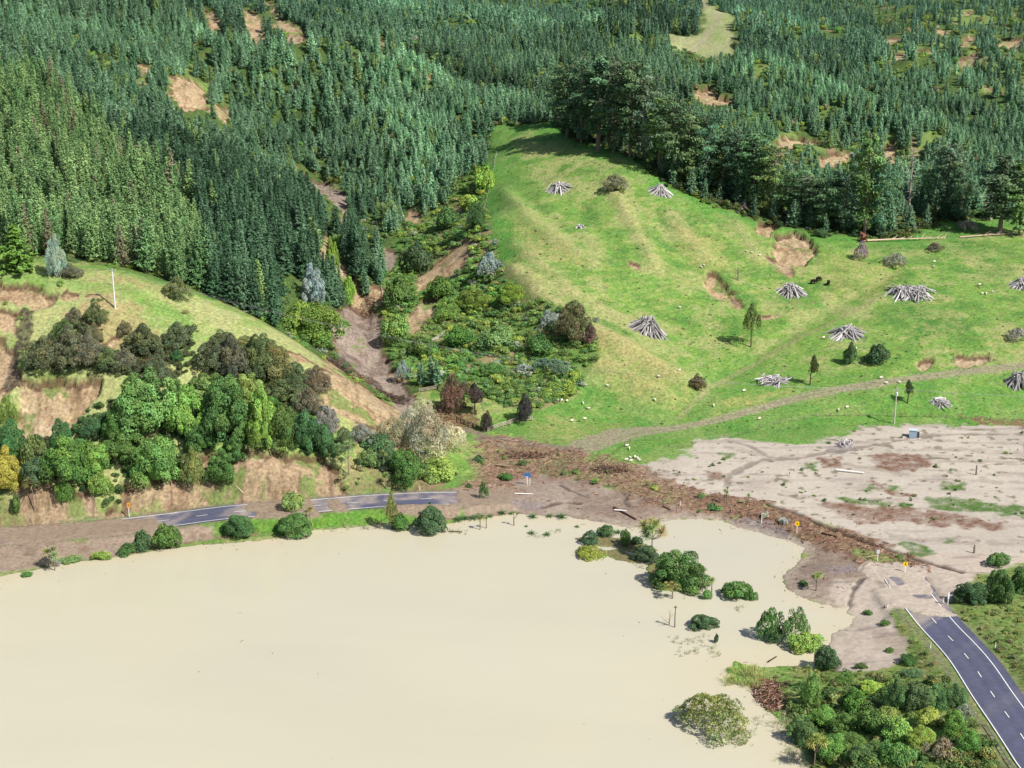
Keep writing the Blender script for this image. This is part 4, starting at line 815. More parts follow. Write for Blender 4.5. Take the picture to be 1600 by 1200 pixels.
# which can be seen, and how large
def sight_clear(x, y, z, lift):
    ok = np.ones(len(x), bool)
    for t in np.linspace(0.45, 0.985, 34):
        X = x * t; Y = y * t; Zr = CAM_H + (z + lift - CAM_H) * t
        ok &= (Zr > lerp_h(GZ, X, Y) - 0.3) | (Y < 206)
    return ok
bx, by = pix(fx, fy, fz); tx_, ty_ = pix(fx, fy, fz + ht)
vis = (bx > 0) & (bx < 1600) & (by > 10) & (ty_ > -10) & (ty_ < 1190) & sight_clear(fx, fy, fz, ht * 0.6)
hpx = by - ty_
def pick_top(mask, m):
    idx = np.nonzero(mask & vis)[0]; return idx[np.argsort(-hpx[idx])[:m]]
sel_d = pick_top(kind != 1, 300); sel_l = pick_top(kind == 1, 300)
allp = PINE + LITE + TALL + FARP
P_MESH = {}
BRK = (0.15, 0.115, 0.09)
for i in range(5, 11): P_MESH[i] = allp[i].mesh('crown', [M_LEAF])
for i in range(0, 5): P_MESH[i] = allp[i].mesh('crown', [M_LEAF])
T_MESH = {12: trunk_geo(11.6, 0.16, 0.03, BRK, 0.02).mesh('trunk', [M_BARK]), 17: trunk_geo(16.5, 0.2, 0.03, BRK, 0.02).mesh('trunk', [M_BARK]), 20: trunk_geo(19.4, 0.26, 0.04, BRK, 0.02).mesh('trunk', [M_BARK]), 10: trunk_geo(9.6, .14, .03, BRK, .02).mesh('trunk', [M_BARK])}
def plant(name, label, cat, group, crown, trunk, loc, rz, sx, sz, tint, tilt=None):
    r = link(name, None, None, loc); r.rotation_euler = (0 if tilt is None else tilt[0], 0 if tilt is None else tilt[1], rz); r.scale = (sx, sx, sz); tag(r, label, cat, group)
    if trunk is not None: link('trunk', trunk, r)
    if crown is not None: link('crown', crown, r, None, tint)
    return r
for idx, lab, cat, grp in ((sel_d, 'dark blue-green pine in the close plantation on the slopes around the muddy creek', 'pine tree', 'dark pines of the plantation nearest the lake'),
                      (sel_l, 'yellow-green slender conifer in the pale stand behind the grassy knoll', 'conifer tree', 'pale conifers behind the knoll')):
    for i in idx:
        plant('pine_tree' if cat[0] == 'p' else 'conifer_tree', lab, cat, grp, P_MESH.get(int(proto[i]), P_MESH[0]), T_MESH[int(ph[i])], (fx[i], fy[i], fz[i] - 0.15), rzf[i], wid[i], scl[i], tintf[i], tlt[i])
rest = np.ones(n, bool); rest[sel_d] = False; rest[sel_l] = False
def with_trunk(g, h, r): 
    q = Geo(); merge(q, g); q.tube([(0, 0, -0.4), (0, 0, h * 0.95)], [r, 0.03], 4, (1.6, 1.0, 1.0)); return q
m1 = rest & (kind != 1); m2 = rest & (kind == 1)
ALLQ = [with_trunk(g, h, .16) for g, h in zip(allp, [12] * 5 + [17] * 3 + [20] * 3 + [10] * 2)]
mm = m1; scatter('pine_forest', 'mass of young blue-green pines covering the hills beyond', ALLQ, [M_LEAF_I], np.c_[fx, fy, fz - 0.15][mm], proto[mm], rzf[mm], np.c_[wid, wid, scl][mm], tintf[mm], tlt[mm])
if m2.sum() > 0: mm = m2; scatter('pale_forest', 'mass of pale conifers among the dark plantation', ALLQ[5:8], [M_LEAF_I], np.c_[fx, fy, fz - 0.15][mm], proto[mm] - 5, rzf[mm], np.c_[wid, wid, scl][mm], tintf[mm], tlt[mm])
print('trees', n, 'pale', (kind == 1).sum(), 'vis', vis.sum())

# ---------------------------------------------------------------- scrub and bracken nobody could count
U = np.concatenate([jitter_grid(360, 470, 1.6), jitter_grid(452, 700, 2.2), jitter_grid(700, 1000, 3.3), jitter_grid(1000, 1300, 5.0)])
ux, uy = U.T; uz = lerp_h(GZ, ux, uy); uF = lerp_h(forest, ux, uy); uG = lerp_h(sstep(-1, 3, gul_sd), ux, uy); uS = lerp_h(slip_any, ux, uy); un = fbm(ux, uy, 18, 3, 51); un2 = fbm(ux, uy, 7, 3, 52)
upx, upy = pix(ux, uy, uz); gap = fbm(ux, uy, 16.0, 3, 42)
pr = uG * (0.6 + 0.4 * sstep(-0.3, 0.1, un2)) + uF * (uy > 455) * (0.08 + 0.28 * sstep(0.1, 0.4, un2)) * (1 - 0.5 * (uy > 700)) + uF * (uy > 455) * 0.6 * sstep(0.16, 0.34, gap)
pr = np.where(in_px(upx, upy, SPUR_PX) | in_px(upx, upy, VALE_PX), 0.6, pr)
bt = (ux > 20) & (uy > 560) & (np.abs(lerp_h(pad_sd, ux, uy) + 3) < 5); pr = np.where(bt, 0.5, pr)
uT = lerp_h(TPSZ, ux, uy); uL = lerp_h(lake_sd, ux, uy); uR = lerp_h(road_d, ux, uy)
kn = (uy < 445) & (ux < -25) & (uT > 3)
pr = np.where(kn, 0.05 * (un > 0.1) + 0.40 * (uT < 24) * (un2 > -.1) * (ux < -60) + 0.1 * (uT < 9), pr)
pr = np.where((uy < 470) & (lerp_h(debris, ux, uy) > .3), 0.025, pr)
THK = (uy < 447) & np.logical_or.reduce([in_px(upx, upy, np.array(q, float)) for q in ([(40, 590), (70, 545), (100, 500), (160, 500), (165, 560), (210, 540), (230, 510), (255, 550), (300, 510), (300, 570), (250, 612), (190, 585)], [(300, 600), (330, 540), (400, 540), (450, 580), (515, 610), (510, 650), (430, 655), (360, 640)])]); pr = np.where(THK, 0.85, pr)
CLF = (uy < 430) & in_px(upx, upy, np.array([(0, 700), (60, 660), (130, 640), (190, 620), (320, 600), (400, 620), (515, 670), (530, 715), (400, 705), (330, 700), (290, 770), (230, 775), (170, 790), (90, 800), (0, 780)], float)); pr = np.where(CLF, 0.6, pr)
pr = pr * (1 - sstep(0.15, 0.6, uS)) * (uL < -1.5) * (uR > 8) * (lerp_h(track3, ux, uy) < .3)
tf = (lerp_h(silt, ux, uy) > .6) & (uy < 470); pr = np.where(tf, 0.012 + .10 * (lerp_h(siltgrass, ux, uy) > .4) + .10 * sstep(.3, .5, un2), pr)
pr = np.where((lerp_h(clearing, ux, uy) > 0.3), 0, pr)
kp = RG.random(len(ux)) < pr
ux, uy, uz, un, un2, upx, upy, uG, kn, bt, THK, CLF, tf = [a[kp] for a in (ux, uy, uz, un, un2, upx, upy, uG, kn, bt, THK, CLF, tf)]; m = len(ux); v = RG.random(m)
base_t = np.stack([0.115 + 0.07 * un, 0.20 + 0.06 * un2, 0.055 + 0 * un], 1)
yel = (un2 > 0.12) & (v < 0.35); base_t = np.where(yel[:, None], np.array([0.21, 0.30, 0.055]), base_t); base_t = np.where((v > 0.975)[:, None], np.array([0.24, 0.28, 0.22]), base_t); base_t = np.where(((v > 0.86) & (v < .95))[:, None], np.array([0.20, 0.19, 0.09]), base_t); base_t = np.where(((v > .6) & (v < .8))[:, None], np.array([0.065, 0.13, 0.05]), base_t)
base_t = np.clip(base_t * 1.6 * (0.75 + 0.5 * RG.random((m, 1))), 0.01, 0.5)
us = (0.6 + 1.1 * RG.random(m) ** 1.5) * np.where(uy > 700, np.where(uy > 1000, 2.3, 1.6), 1.15)
us = np.where(kn, us * 0.75, us); us = np.where(bt, us * 1.5, us); us = np.where(tf, us * .45, us); base_t = np.where(tf[:, None], base_t * .75, base_t); base_t = np.where((uG > .5)[:, None], base_t * .75 + .42 * np.array([0.17, 0.31, 0.07]), base_t); us = np.where(uG > .5, us * 1.35, us); us = np.where(THK | CLF, us * 1.5, us); base_t = np.where(THK[:, None], np.array([0.10, 0.13, 0.06]) * (.5 + .9 * RG.random((m, 1))), base_t); base_t = np.where(CLF[:, None], np.array([0.07, 0.15, 0.05]) * (.5 + .8 * RG.random((m, 1))), base_t); base_t = np.where(bt[:, None], base_t * .45, base_t)
scatter('scrub_undergrowth', 'low bright green bracken and scrub filling the gullies', BUSH_S, [M_LEAF_I], np.c_[ux, uy, uz - 0.15], RG.integers(0, 3, m), RG.random(m) * 6.28, np.c_[us, us, us * (0.7 + 0.5 * RG.random(m)) * np.where(uG > .5, .8, 1)], base_t)
print('scrub', m)

# ---------------------------------------------------------------- trees and bushes one can tell apart
def spot(px, py, back=0.0):
    X, Y, Zg = at(px, py)
    if Y > 470 and py > 640: pass
    k = back / math.hypot(X, Y); X, Y = X * (1 + k), Y * (1 + k); return X, Y, gh(X, Y)
def ppm(X, Y, Zg): return FPX / (Y * cP - (Zg - CAM_H) * sP)
CR = {
 'dome': [lobed_crown(1, 1.35, 64, 17000, 0.052, 0.10, lobe=.21, hue=.06, spread=.8) for _ in range(4)],
 'light': [lobed_crown(1, 1.45, 84, 18000, 0.050, 0.12, lobe=.165, hue=.06, spread=.84) for _ in range(3)],
 'manuka': [lobed_crown(1, 1.35, 80, 17000, 0.044, 0.15, 0.9, lobe=.18, hue=.08, asp=1.6, spread=.82) for _ in range(4)],
 'shrub': [lobed_crown(1, 1, 30, 5500, 0.085, 0.12, lobe=.28, hue=.06, spread=.76) for _ in range(4)],
 'open': [lobed_crown(1, 1, 40, 5000, 0.065, 0.2, 0.9, lobe=.2, hue=.08, spread=.85, holes=.3) for _ in range(3)],
 'weep': [lobed_crown(1, 1, 90, 16000, 0.042, 0.08, 0.9, lobe=.2, hue=.10, asp=2.0, spread=.84, holes=.22)],
 'plume': [lobed_crown(1, 1, 55, 16000, 0.038, 0.15, 0.9, lobe=.24, hue=.08, asp=2.6, spread=.84, holes=.15) for _ in range(2)],
 'cone': [scaled(pine_crown(10, 2.4, 20, 9, 6, .35, .03, .75, 0, .55), .38, .1)],
}
for k_, gs in CR.items():
    if k_ in ('dome', 'light', 'manuka', 'shrub'):
        for g in gs: core(g, 0.86, 0.9 * {'dome': 1.35, 'light': 1.45, 'manuka': 1.35}.get(k_, 1), (0.62, 0.66, 0.55))
CRH = {'dome': 1.35, 'light': 1.45, 'manuka': 1.35}
CM = {k_: [g.mesh('crown', [M_LEAF]) for g in gs] for k_, gs in CR.items()}
TR_SHORT = trunk_geo(0.75, 0.055, 0.02, BRK, 0.1, 6, 5, 0.15, 0.55).mesh('trunk', [M_BARK])
G1, G2, G3, G4 = (0.075, 0.155, 0.040), (0.125, 0.235, 0.070), (0.060, 0.120, 0.050), (0.17, 0.28, 0.065)   # mid, light, dark, bright
MK, MK2, OL, SV, YL, RB, GY_ = (0.105, 0.138, 0.062), (0.135, 0.14, 0.085), (0.16, 0.18, 0.07), (0.26, 0.32, 0.25), (0.30, 0.27, 0.05), (0.13, 0.085, 0.07), (0.24, 0.22, 0.19)
LIFT = 1.55
def bush(px, py, w, h, kind, tint, label, cat='bush', name='shrub', group=None, trunk=False, back=0.30, sink=0.12):
    X, Y, Zg = spot(px, py); s = ppm(X, Y, Zg); r = w / 2 / s * 1.02; X, Y, Zg = spot(px, py, r * back * 2); s = ppm(X, Y, Zg)
    H = max(0.55 * r, h / s * (.92 if 'manuka' in label else 1.05) - 0.30 * r); ms = CM[kind]; me = ms[rnd.randrange(len(ms))]; t = tuple(min(.9, c * LIFT * (0.88 + 0.24 * rnd.random())) for c in tint)
    z = max(Zg, 0.0) - sink * H * 0.5
    if trunk: return plant(name, label, cat, group, me, TR_SHORT, (X, Y, z), rnd.random() * 6.28, r, H / CRH.get(kind, 1), t)
    o = link(name, me, None, (X, Y, z), t); o.rotation_euler = (0, 0, rnd.random() * 6.28); o.scale = (r, r, H / CRH.get(kind, 1)); return tag(o, label, cat, group)
def tree(*a, **k): k.setdefault('cat', 'tree'); k.setdefault('name', 'broadleaf_tree'); return bush(*a, trunk=True, **k)
# cliff above the road
for r in (
 (12, 788, 58, 74, 'light', YL, 'yellow-flecked broadleaf tree at the foot of the bank on the left edge'), (112, 792, 88, 84, 'dome', G1, 'wide dense green tree just right of the cabbage tree by the mudslide'),
 (156, 752, 52, 50, 'dome', G4, 'flat-topped bright green tree on the bank above the mudslide'), (118, 724, 38, 36, 'light', G2, 'small pale green tree below the lower bare slip'),
 (58, 744, 42, 60, 'open', OL, 'olive wispy tree leaning on the bank below the lower slip'), (20, 732, 56, 74, 'dome', G3, 'dark tree at the left edge under the bare slip'),
 (60, 775, 48, 50, 'dome', G3, 'dark low tree between the yellow-flecked tree and the wide dense tree'), (98, 706, 34, 50, 'dome', G3, 'dark narrow tree at the right foot of the lower slip'), (236, 706, 108, 100, 'light', G2, 'largest pale green domed tree on the cliff'),
 (292, 704, 62, 92, 'light', G4, 'tall yellow-green tree right of the largest domed tree'), (355, 710, 88, 108, 'light', G1, 'tall mid-green tree in the middle of the cliff trees'),
 (180, 702, 46, 54, 'dome', G1, 'round tree left of the largest domed tree'), (200, 740, 72, 56, 'light', G1, 'spreading tree below the largest domed tree'),
 (250, 777, 76, 80, 'dome', G2, 'leafy tree low on the bank over the road end'), (302, 772, 36, 62, 'manuka', OL, 'narrow grey-green tree just above the asphalt'),
 (365, 735, 50, 46, 'light', G1, 'small tree beside the brown scar above the road'), (410, 707, 56, 100, 'light', G4, 'tall sunlit tree above the bare cliff scars'),
 (446, 712, 56, 70, 'dome', G1, 'dark-topped tree at the cliff edge above the tall bare scar'), (480, 720, 52, 72, 'dome', G3, 'dark round tree at the right of the cliff edge'),
 (508, 724, 38, 56, 'dome', G3, 'last dark tree of the cliff row before the grassy bank'), (332, 648, 82, 62, 'light', G2, 'bright green tree below the manuka thicket'),
 (384, 642, 60, 54, 'light', G4, 'bright tree behind the tallest cliff trees'), (278, 640, 40, 40, 'light', G2, 'small bright tree at the thicket edge over the largest domed tree'), (16, 674, 28, 48, 'open', G4, 'lime green sapling in front of the lower slip'),
 (420, 650, 40, 34, 'dome', G1, 'green tree tucked under the right of the manuka thicket'), (145, 690, 34, 36, 'dome', G3, 'dark tree between the slip and the round tree'), (222, 690, 50, 40, 'dome', G1, 'tree overlapping the foot of the largest domed tree'), (320, 728, 52, 50, 'dome', G1, 'tree between the leafy tree and the small scar tree'),
 (632, 764, 54, 58, 'dome', G1, 'dense dark tree behind the second stretch of road'), (604, 735, 40, 36, 'dome', G3, 'dark tree behind the cabbage tree on the grassy bank')): tree(*r)
for r in (
 (348, 780, 46, 50, 'dome', G1, 'rounded bush clinging below the brown scar above the road'), (28, 814, 18, 32, 'shrub', G1, 'small upright bush beside the mudslide'), (102, 806, 28, 40, 'shrub', G1, 'bush at the foot of the wide dense tree'),
 (158, 796, 34, 38, 'shrub', G4, 'bright bush at the end of the bank trees'), (592, 716, 50, 34, 'shrub', G3, 'dark bush at the top of the grassy bank'), (575, 735, 34, 30, 'shrub', G2, 'green bush left of the cabbage tree on the bank'),
 (686, 748, 70, 30, 'shrub', G4, 'bright low bush beside the debris'), (655, 750, 40, 26, 'shrub', G1, 'low bush between the dense dark tree and the bright low bush'), (566, 700, 40, 34, 'manuka', GY_, 'grey twiggy bush above the grassy bank'), (512, 690, 40, 50, 'manuka', GY_, 'grey-brown scrub at the spur edge'), (538, 712, 34, 40, 'manuka', MK, 'dull bush between the spur scrub and the cabbage tree'),
 # knoll
 (72, 592, 62, 60, 'manuka', MK, 'leftmost brown-green manuka on the knoll bench'), (112, 588, 62, 78, 'manuka', MK, 'tallest manuka of the left knoll clump'), (142, 588, 56, 62, 'manuka', MK2, 'brownish manuka right of the tallest one in the left clump'),
 (100, 535, 40, 36, 'manuka', MK, 'manuka at the upper side of the left knoll clump'), (150, 512, 34, 38, 'manuka', MK, 'dark manuka downhill of the power pole'), (118, 510, 26, 30, 'manuka', MK2, 'small grey manuka topmost of the left clump'), (147, 540, 30, 34, 'manuka', MK2, 'small manuka under the dark one below the pole'),
 (225, 560, 62, 58, 'manuka', MK, 'round manuka in the middle of the knoll'), (196, 528, 24, 28, 'manuka', MK2, 'small bush left above the round manuka'), (279, 556, 46, 52, 'manuka', MK, 'manuka left of the grassy curve of the knoll'),
 (168, 582, 52, 40, 'manuka', MK, 'low manuka on the bench lip'), (194, 580, 42, 36, 'manuka', MK2, 'low manuka beside the red fallen branches'), (246, 610, 50, 54, 'manuka', MK, 'manuka on the lower end of the bench'), (278, 568, 26, 20, 'manuka', G3, 'tiny bush below the manuka by the grassy curve'),
 (332, 592, 56, 62, 'manuka', MK, 'leftmost manuka of the large thicket'), (362, 602, 62, 78, 'manuka', MK2, 'grey-brown manuka high in the large thicket'), (400, 604, 62, 78, 'manuka', MK, 'tall manuka in the centre of the large thicket'),
 (432, 608, 62, 72, 'manuka', OL, 'olive manuka right of the thicket centre'), (462, 628, 52, 60, 'manuka', MK, 'manuka toward the lower right of the thicket'), (492, 624, 46, 50, 'manuka', MK2, 'last manuka of the thicket on the spur'), (350, 562, 50, 44, 'manuka', MK, 'topmost manuka at the thicket edge'),
 (412, 572, 54, 48, 'manuka', MK, 'manuka topping the middle of the large thicket'), (440, 642, 60, 46, 'manuka', MK, 'manuka just above the cliff trees'), (482, 652, 44, 46, 'manuka', MK2, 'brown manuka above the last cliff trees'), (384, 560, 40, 34, 'manuka', OL, 'small olive manuka at the back of the thicket'),
 (277, 470, 46, 36, 'manuka', OL, 'olive brown bush on the far edge of the knoll crest'), (113, 438, 38, 24, 'manuka', MK2, 'purple-brown bush on the knoll skyline'), (760, 430, 0, 0, '', G1, '')):
    if r[2]: bush(*r)
tree(28, 432, 62, 80, 'cone', (0.10, 0.20, 0.04), 'broad bright green conifer behind the left end of the knoll', name='conifer_tree', cat='conifer tree')
tree(88, 436, 30, 62, 'manuka', (0.24, 0.31, 0.25), 'silvery young tree on the knoll skyline', name='silver_tree'); tree(490, 484, 44, 70, 'light', (0.24, 0.31, 0.26), 'silver-leaved tree at the forest edge above the big bright bush', name='silver_tree')
for r in ((485, 538, 102, 74, 'dome', (0.11, 0.21, 0.04), 'big bright green bush mass at the creek mouth under the silver tree'), (765, 438, 44, 40, 'open', SV, 'silver shrub at the top corner of the gully beside the paddock'), (630, 596, 26, 30, 'open', SV, 'silver-green shrub beside the creek debris'),
 (896, 542, 62, 66, 'manuka', (0.12, 0.13, 0.06), 'large brown-olive bush on the paddock edge'), (922, 542, 24, 34, 'manuka', RB, 'brown withered bush beside the large brown-olive bush'), (706, 650, 36, 58, 'manuka', (0.15, 0.115, 0.085), 'red-brown withered tree by the upper corral rails'), (724, 622, 20, 24, 'open', RB, 'thin red-brown bush above the corral'),
 (820, 662, 28, 44, 'manuka', (0.055, 0.05, 0.045), 'dark bush at the right end of the corral rails'), (760, 674, 22, 32, 'manuka', (0.06, 0.055, 0.045), 'dark bush at the corral corner'), (1090, 613, 26, 26, 'manuka', (0.13, 0.11, 0.07), 'brown bush low on the spur above the track'),
 (1328, 572, 22, 36, 'manuka', G3, 'dark upright bush below the cone-shaped log pile'), (1370, 572, 40, 32, 'shrub', (0.05, 0.10, 0.04), 'round dark bush right of the upright one in the paddock'), (962, 302, 36, 28, 'manuka', (0.22, 0.22, 0.11), 'straw-coloured dry bush high in the paddock'),
 (1345, 408, 22, 28, 'open', GY_, 'grey bare bush under the shelter trees'), (1398, 420, 34, 22, 'open', GY_, 'spiky grey bush left of the sheep pair'), (1280, 372, 20, 14, 'shrub', G3, 'small dark green bush at the right of the big slip'), (1160, 330, 22, 16, 'open', GY_, 'small grey bush at the foot of the shelter trees'),
 (1590, 535, 34, 24, 'open', GY_, 'grey bramble mound at the right edge of the paddock'), (1350, 350, 60, 20, 'shrub', G1, 'low green bush under the tallest shelter tree'), (1510, 362, 30, 20, 'open', GY_, 'grey scrub left of the uprooted tree'), (1460, 395, 26, 16, 'open', RB, 'brown low bush in the upper paddock'),
 # gully
 (700, 505, 44, 40, 'manuka', G4, 'bright bush above the fallen grey branches'), (740, 490, 50, 40, 'manuka', (0.15, 0.24, 0.05), 'yellow-green bush in the middle of the gully'), (800, 480, 48, 36, 'manuka', (0.16, 0.25, 0.05), 'yellow-green bush high in the gully near the paddock'), (660, 560, 46, 32, 'shrub', G1, 'green bush left under the fallen branches'),
 (720, 545, 50, 34, 'shrub', G1, 'green bush right of the fallen branches'), (780, 545, 56, 36, 'shrub', G2, 'leafy bush in the lower gully'), (840, 560, 50, 34, 'shrub', G1, 'green bush left of the large brown-olive bush'), (625, 480, 44, 44, 'shrub', G1, 'dark bush on the right bank of the creek'), (620, 540, 52, 44, 'shrub', G4, 'big bright bush beside the creek bed'),
 (565, 425, 34, 60, 'manuka', G3, 'dark tall bush on the left lip of the upper creek'), (860, 520, 40, 30, 'open', SV, 'pale shrub by the dead branches in the gully'), (690, 470, 40, 36, 'shrub', G1, 'bush under the middle slip of the gully'), (650, 430, 50, 50, 'shrub', G3, 'dark bush left of the gully slip'), (610, 350, 44, 36, 'shrub', G2, 'leafy bush beside the upper creek'),
 (745, 360, 36, 44, 'manuka', G3, 'dark bush at the paddock corner above the gully slip'), (700, 360, 40, 36, 'shrub', G1, 'green bush above the gully slip'), (755, 300, 40, 40, 'shrub', (0.22, 0.32, 0.06), 'lime green bush along the paddock boundary'), (735, 330, 34, 28, 'shrub', (0.22, 0.32, 0.06), 'second lime bush down the paddock boundary'),
 (520, 440, 24, 60, 'shrub', (0.16, 0.28, 0.05), 'bright bush down the left side of the creek scar'), (545, 480, 24, 40, 'shrub', (0.16, 0.28, 0.05), 'bright bush at the narrow of the creek scar'), (540, 390, 40, 24, 'shrub', (0.18, 0.30, 0.06), 'bright fern patch on the creek scar rim'), (860, 590, 60, 24, 'open', (0.10, 0.17, 0.10), 'low teal-green bush at the foot of the gully'), (820, 590, 36, 20, 'open', SV, 'low silver bush at the foot of the gully'), (770, 590, 40, 22, 'shrub', G1, 'low green bush above the corral'),
 # lake edge, left
 (374, 842, 54, 38, 'dome', G3, 'round dark bush between the road and the lake, left of the two'), (460, 842, 60, 40, 'dome', G1, 'spreading bush on the lake edge under the second road stretch'), (457, 798, 38, 30, 'shrub', (0.20, 0.28, 0.09), 'pale green bush lying on the mud across the road'), (223, 864, 32, 34, 'shrub', G3, 'dark bush on the mud at the lake edge'),
 (262, 863, 48, 42, 'shrub', G1, 'taller green bush beside the dark one on the mud'), (202, 868, 34, 18, 'shrub', G1, 'low bush left of the dark one on the mud'), (157, 877, 28, 14, 'shrub', G4, 'small round lime bush at the water line'), (78, 888, 30, 20, 'open', GY_, 'grey twiggy bush under the drooping cabbage tree'), (112, 882, 30, 12, 'shrub', G2, 'low spread of green by the drooping cabbage tree'), (43, 905, 16, 10, 'shrub', G1, 'tiny bush standing in the lake at the far left'),
 (673, 839, 60, 46, 'dome', G3, 'large dark bush in the water off the road'), (623, 833, 34, 28, 'shrub', G1, 'round bush in the water left of the large dark one'), (790, 752, 22, 12, 'shrub', G1, 'small green bush caught in the wood debris'), (756, 780, 14, 26, 'open', G1, 'thin green bush on the broken road end'),
 # lake edge, right
 (922, 852, 28, 22, 'shrub', G3, 'round bush in the shallows left of the flax'), (948, 840, 26, 20, 'shrub', G3, 'dark flaxy bush in the shallows'), (976, 853, 20, 26, 'shrub', G1, 'upright bush in the shallows'), (995, 852, 20, 14, 'shrub', G3, 'low bush beside the upright one in the shallows'), (1010, 884, 42, 30, 'dome', G3, 'dark bush under the many-headed cabbage tree'),
 (1060, 929, 80, 66, 'dome', G1, 'largest round green bush standing in the lake'), (1035, 905, 30, 30, 'shrub', G1, 'small bush in front of the largest lake bush'), (920, 875, 42, 14, 'shrub', (0.24, 0.30, 0.05), 'low lime clump on the small islet'), (1150, 948, 52, 30, 'shrub', G1, 'two-humped bush in open water'), (1172, 946, 20, 18, 'shrub', G1, 'right hump beside the two-humped bush'),
 (1098, 996, 44, 27, 'dome', G3, 'single dome bush low in the lake'), (1104, 951, 17, 17, 'shrub', G2, 'small bush at the foot of the twin cabbage trees'), (1119, 1011, 8, 15, 'shrub', G3, 'tiny upright bush in the lake'), (1205, 1012, 46, 58, 'open', G1, 'tall loose bush at the sand edge, left of the pair'), (1242, 1013, 38, 56, 'open', G2, 'tall loose bush at the sand edge, right of the pair'),
 (1208, 1012, 34, 26, 'shrub', G3, 'dense bush under the tall loose left one'), (1258, 1026, 52, 34, 'shrub', G4, 'bright low bush below the loose pair'), (1290, 1050, 42, 46, 'dome', G3, 'dense dark bush at the corner of the silt'), (1115, 1166, 104, 66, 'weep', (0.15, 0.215, 0.055), 'wide olive willow bush standing alone in the lake'),
 (1558, 887, 34, 25, 'shrub', G1, 'single round bush on the silt by the road'), (1520, 946, 52, 38, 'dome', G3, 'dark bush beside the road at the right'), (1560, 946, 44, 62, 'dome', G1, 'tall bush behind the dark roadside one'), (1594, 925, 40, 40, 'dome', G1, 'bush at the right edge above the road')): bush(*r)
# foreground thicket
TH = [(1400, 1112, 42, 54, G3, 'dome', 'leftmost of the dark dense bushes by the road curve'), (1432, 1114, 52, 52, G3, 'dome', 'second dark dense bush by the road curve'), (1462, 1110, 46, 46, G3, 'dome', 'third dark dense bush by the road curve'), (1494, 1106, 36, 40, G3, 'dome', 'rightmost dark dense bush by the road curve'),
 (1266, 1112, 34, 56, G2, 'open', 'tall loose bush behind the brown slash heap'), (1252, 1166, 48, 46, G3, 'dome', 'dark bush at the water corner below the slash heap'), (1300, 1196, 60, 50, G1, 'dome', 'bush cut by the lower edge of the thicket'), (1336, 1112, 40, 34, G1, 'shrub', 'low bush in the middle of the grassy thicket'),
 (1360, 1086, 50, 22, (0.2, .26, .06), 'shrub', 'yellow-green low bush near the silt'), (1360, 1150, 46, 40, G1, 'shrub', 'green bush in the middle of the thicket'), (1400, 1160, 46, 38, G2, 'shrub', 'pale green bush in the middle of the thicket'), (1440, 1170, 44, 36, G4, 'shrub', 'bright bush low in the thicket'), (1490, 1150, 46, 40, G1, 'dome', 'round bush near the guard rail'), (1512, 1184, 46, 44, G1, 'dome', 'large round bush beside the guard rail'),
 (1470, 1190, 46, 36, (0.16, 0.165, 0.11), 'open', 'grey-brown bush at the foot of the thicket'), (1350, 1200, 50, 36, G3, 'dome', 'dark bush at the lower edge of the thicket'), (1400, 1200, 52, 40, G1, 'shrub', 'green bush at the lower edge of the thicket'), (1450, 1135, 34, 30, G4, 'shrub', 'small bright bush under the dark dense ones'), (1505, 1128, 34, 26, GY_, 'open', 'brown withered bush beside the road verge'), (1320, 1150, 44, 34, G1, 'shrub', 'bush left of the thicket middle'),
 (1288, 1140, 46, 36, G2, 'shrub', 'light bush above the dark water-corner bush'), (1385, 1130, 34, 26, (0.19, .25, .07), 'shrub', 'yellowish bush left below the dark dense ones'), (1330, 1178, 40, 34, G1, 'manuka', 'fine-leaved bush low in the thicket'), (1425, 1060, 30, 16, G3, 'shrub', 'low dark bush on the silt corner'), (1320, 1070, 34, 20, G1, 'shrub', 'low bush beside the dark silt-corner bush')]
for px, py, w, h, t, k, lab in TH: bush(px, py, w, h, 'manuka' if k == 'shrub' and rnd.random() < .6 else k, t if t is GY_ else tuple(v * k2 for v, k2 in zip(t, (1.45, 1.35, 1.2))), lab, group='bushes of the foreground thicket')
for i, (px, py, w) in enumerate(((1382, 978, 16), (1356, 962, 14), (1390, 1020, 14), (1344, 1046, 18), (1255, 915, 14), (1248, 985, 10), (1418, 1040, 30), (1500, 930, 20))): bush(px, py, w, w * 0.6, 'shrub', G1, ['small tuft bush on the silt by the road', 'small dark tuft at the silt centre', 'lone tuft on the pale silt', 'tuft on the edge of the silt', 'small tuft on the muddy spit', 'tiny tuft by the sand edge', 'spreading tuft on the road verge', 'tuft left of the dark roadside bush'][i])
# pampas and toetoe on the spur foot
for r in ((668, 724, 82, 84, 'plume', (0.27, 0.30, 0.19), 'largest pale feathery tree at the spur foot'), (642, 694, 54, 52, 'plume', (0.38, 0.38, 0.28), 'pale feathery bush left above the largest feathery tree'), (612, 704, 46, 48, 'plume', (0.26, 0.30, 0.16), 'greenish feathery bush on the spur foot'), (704, 706, 50, 40, 'plume', (0.42, 0.39, 0.28), 'cream plumed grass clump right of the largest feathery tree'), (660, 655, 34, 30, 'plume', (0.36, 0.38, 0.26), 'small pale feathery bush topmost on the spur foot')): bush(*r)
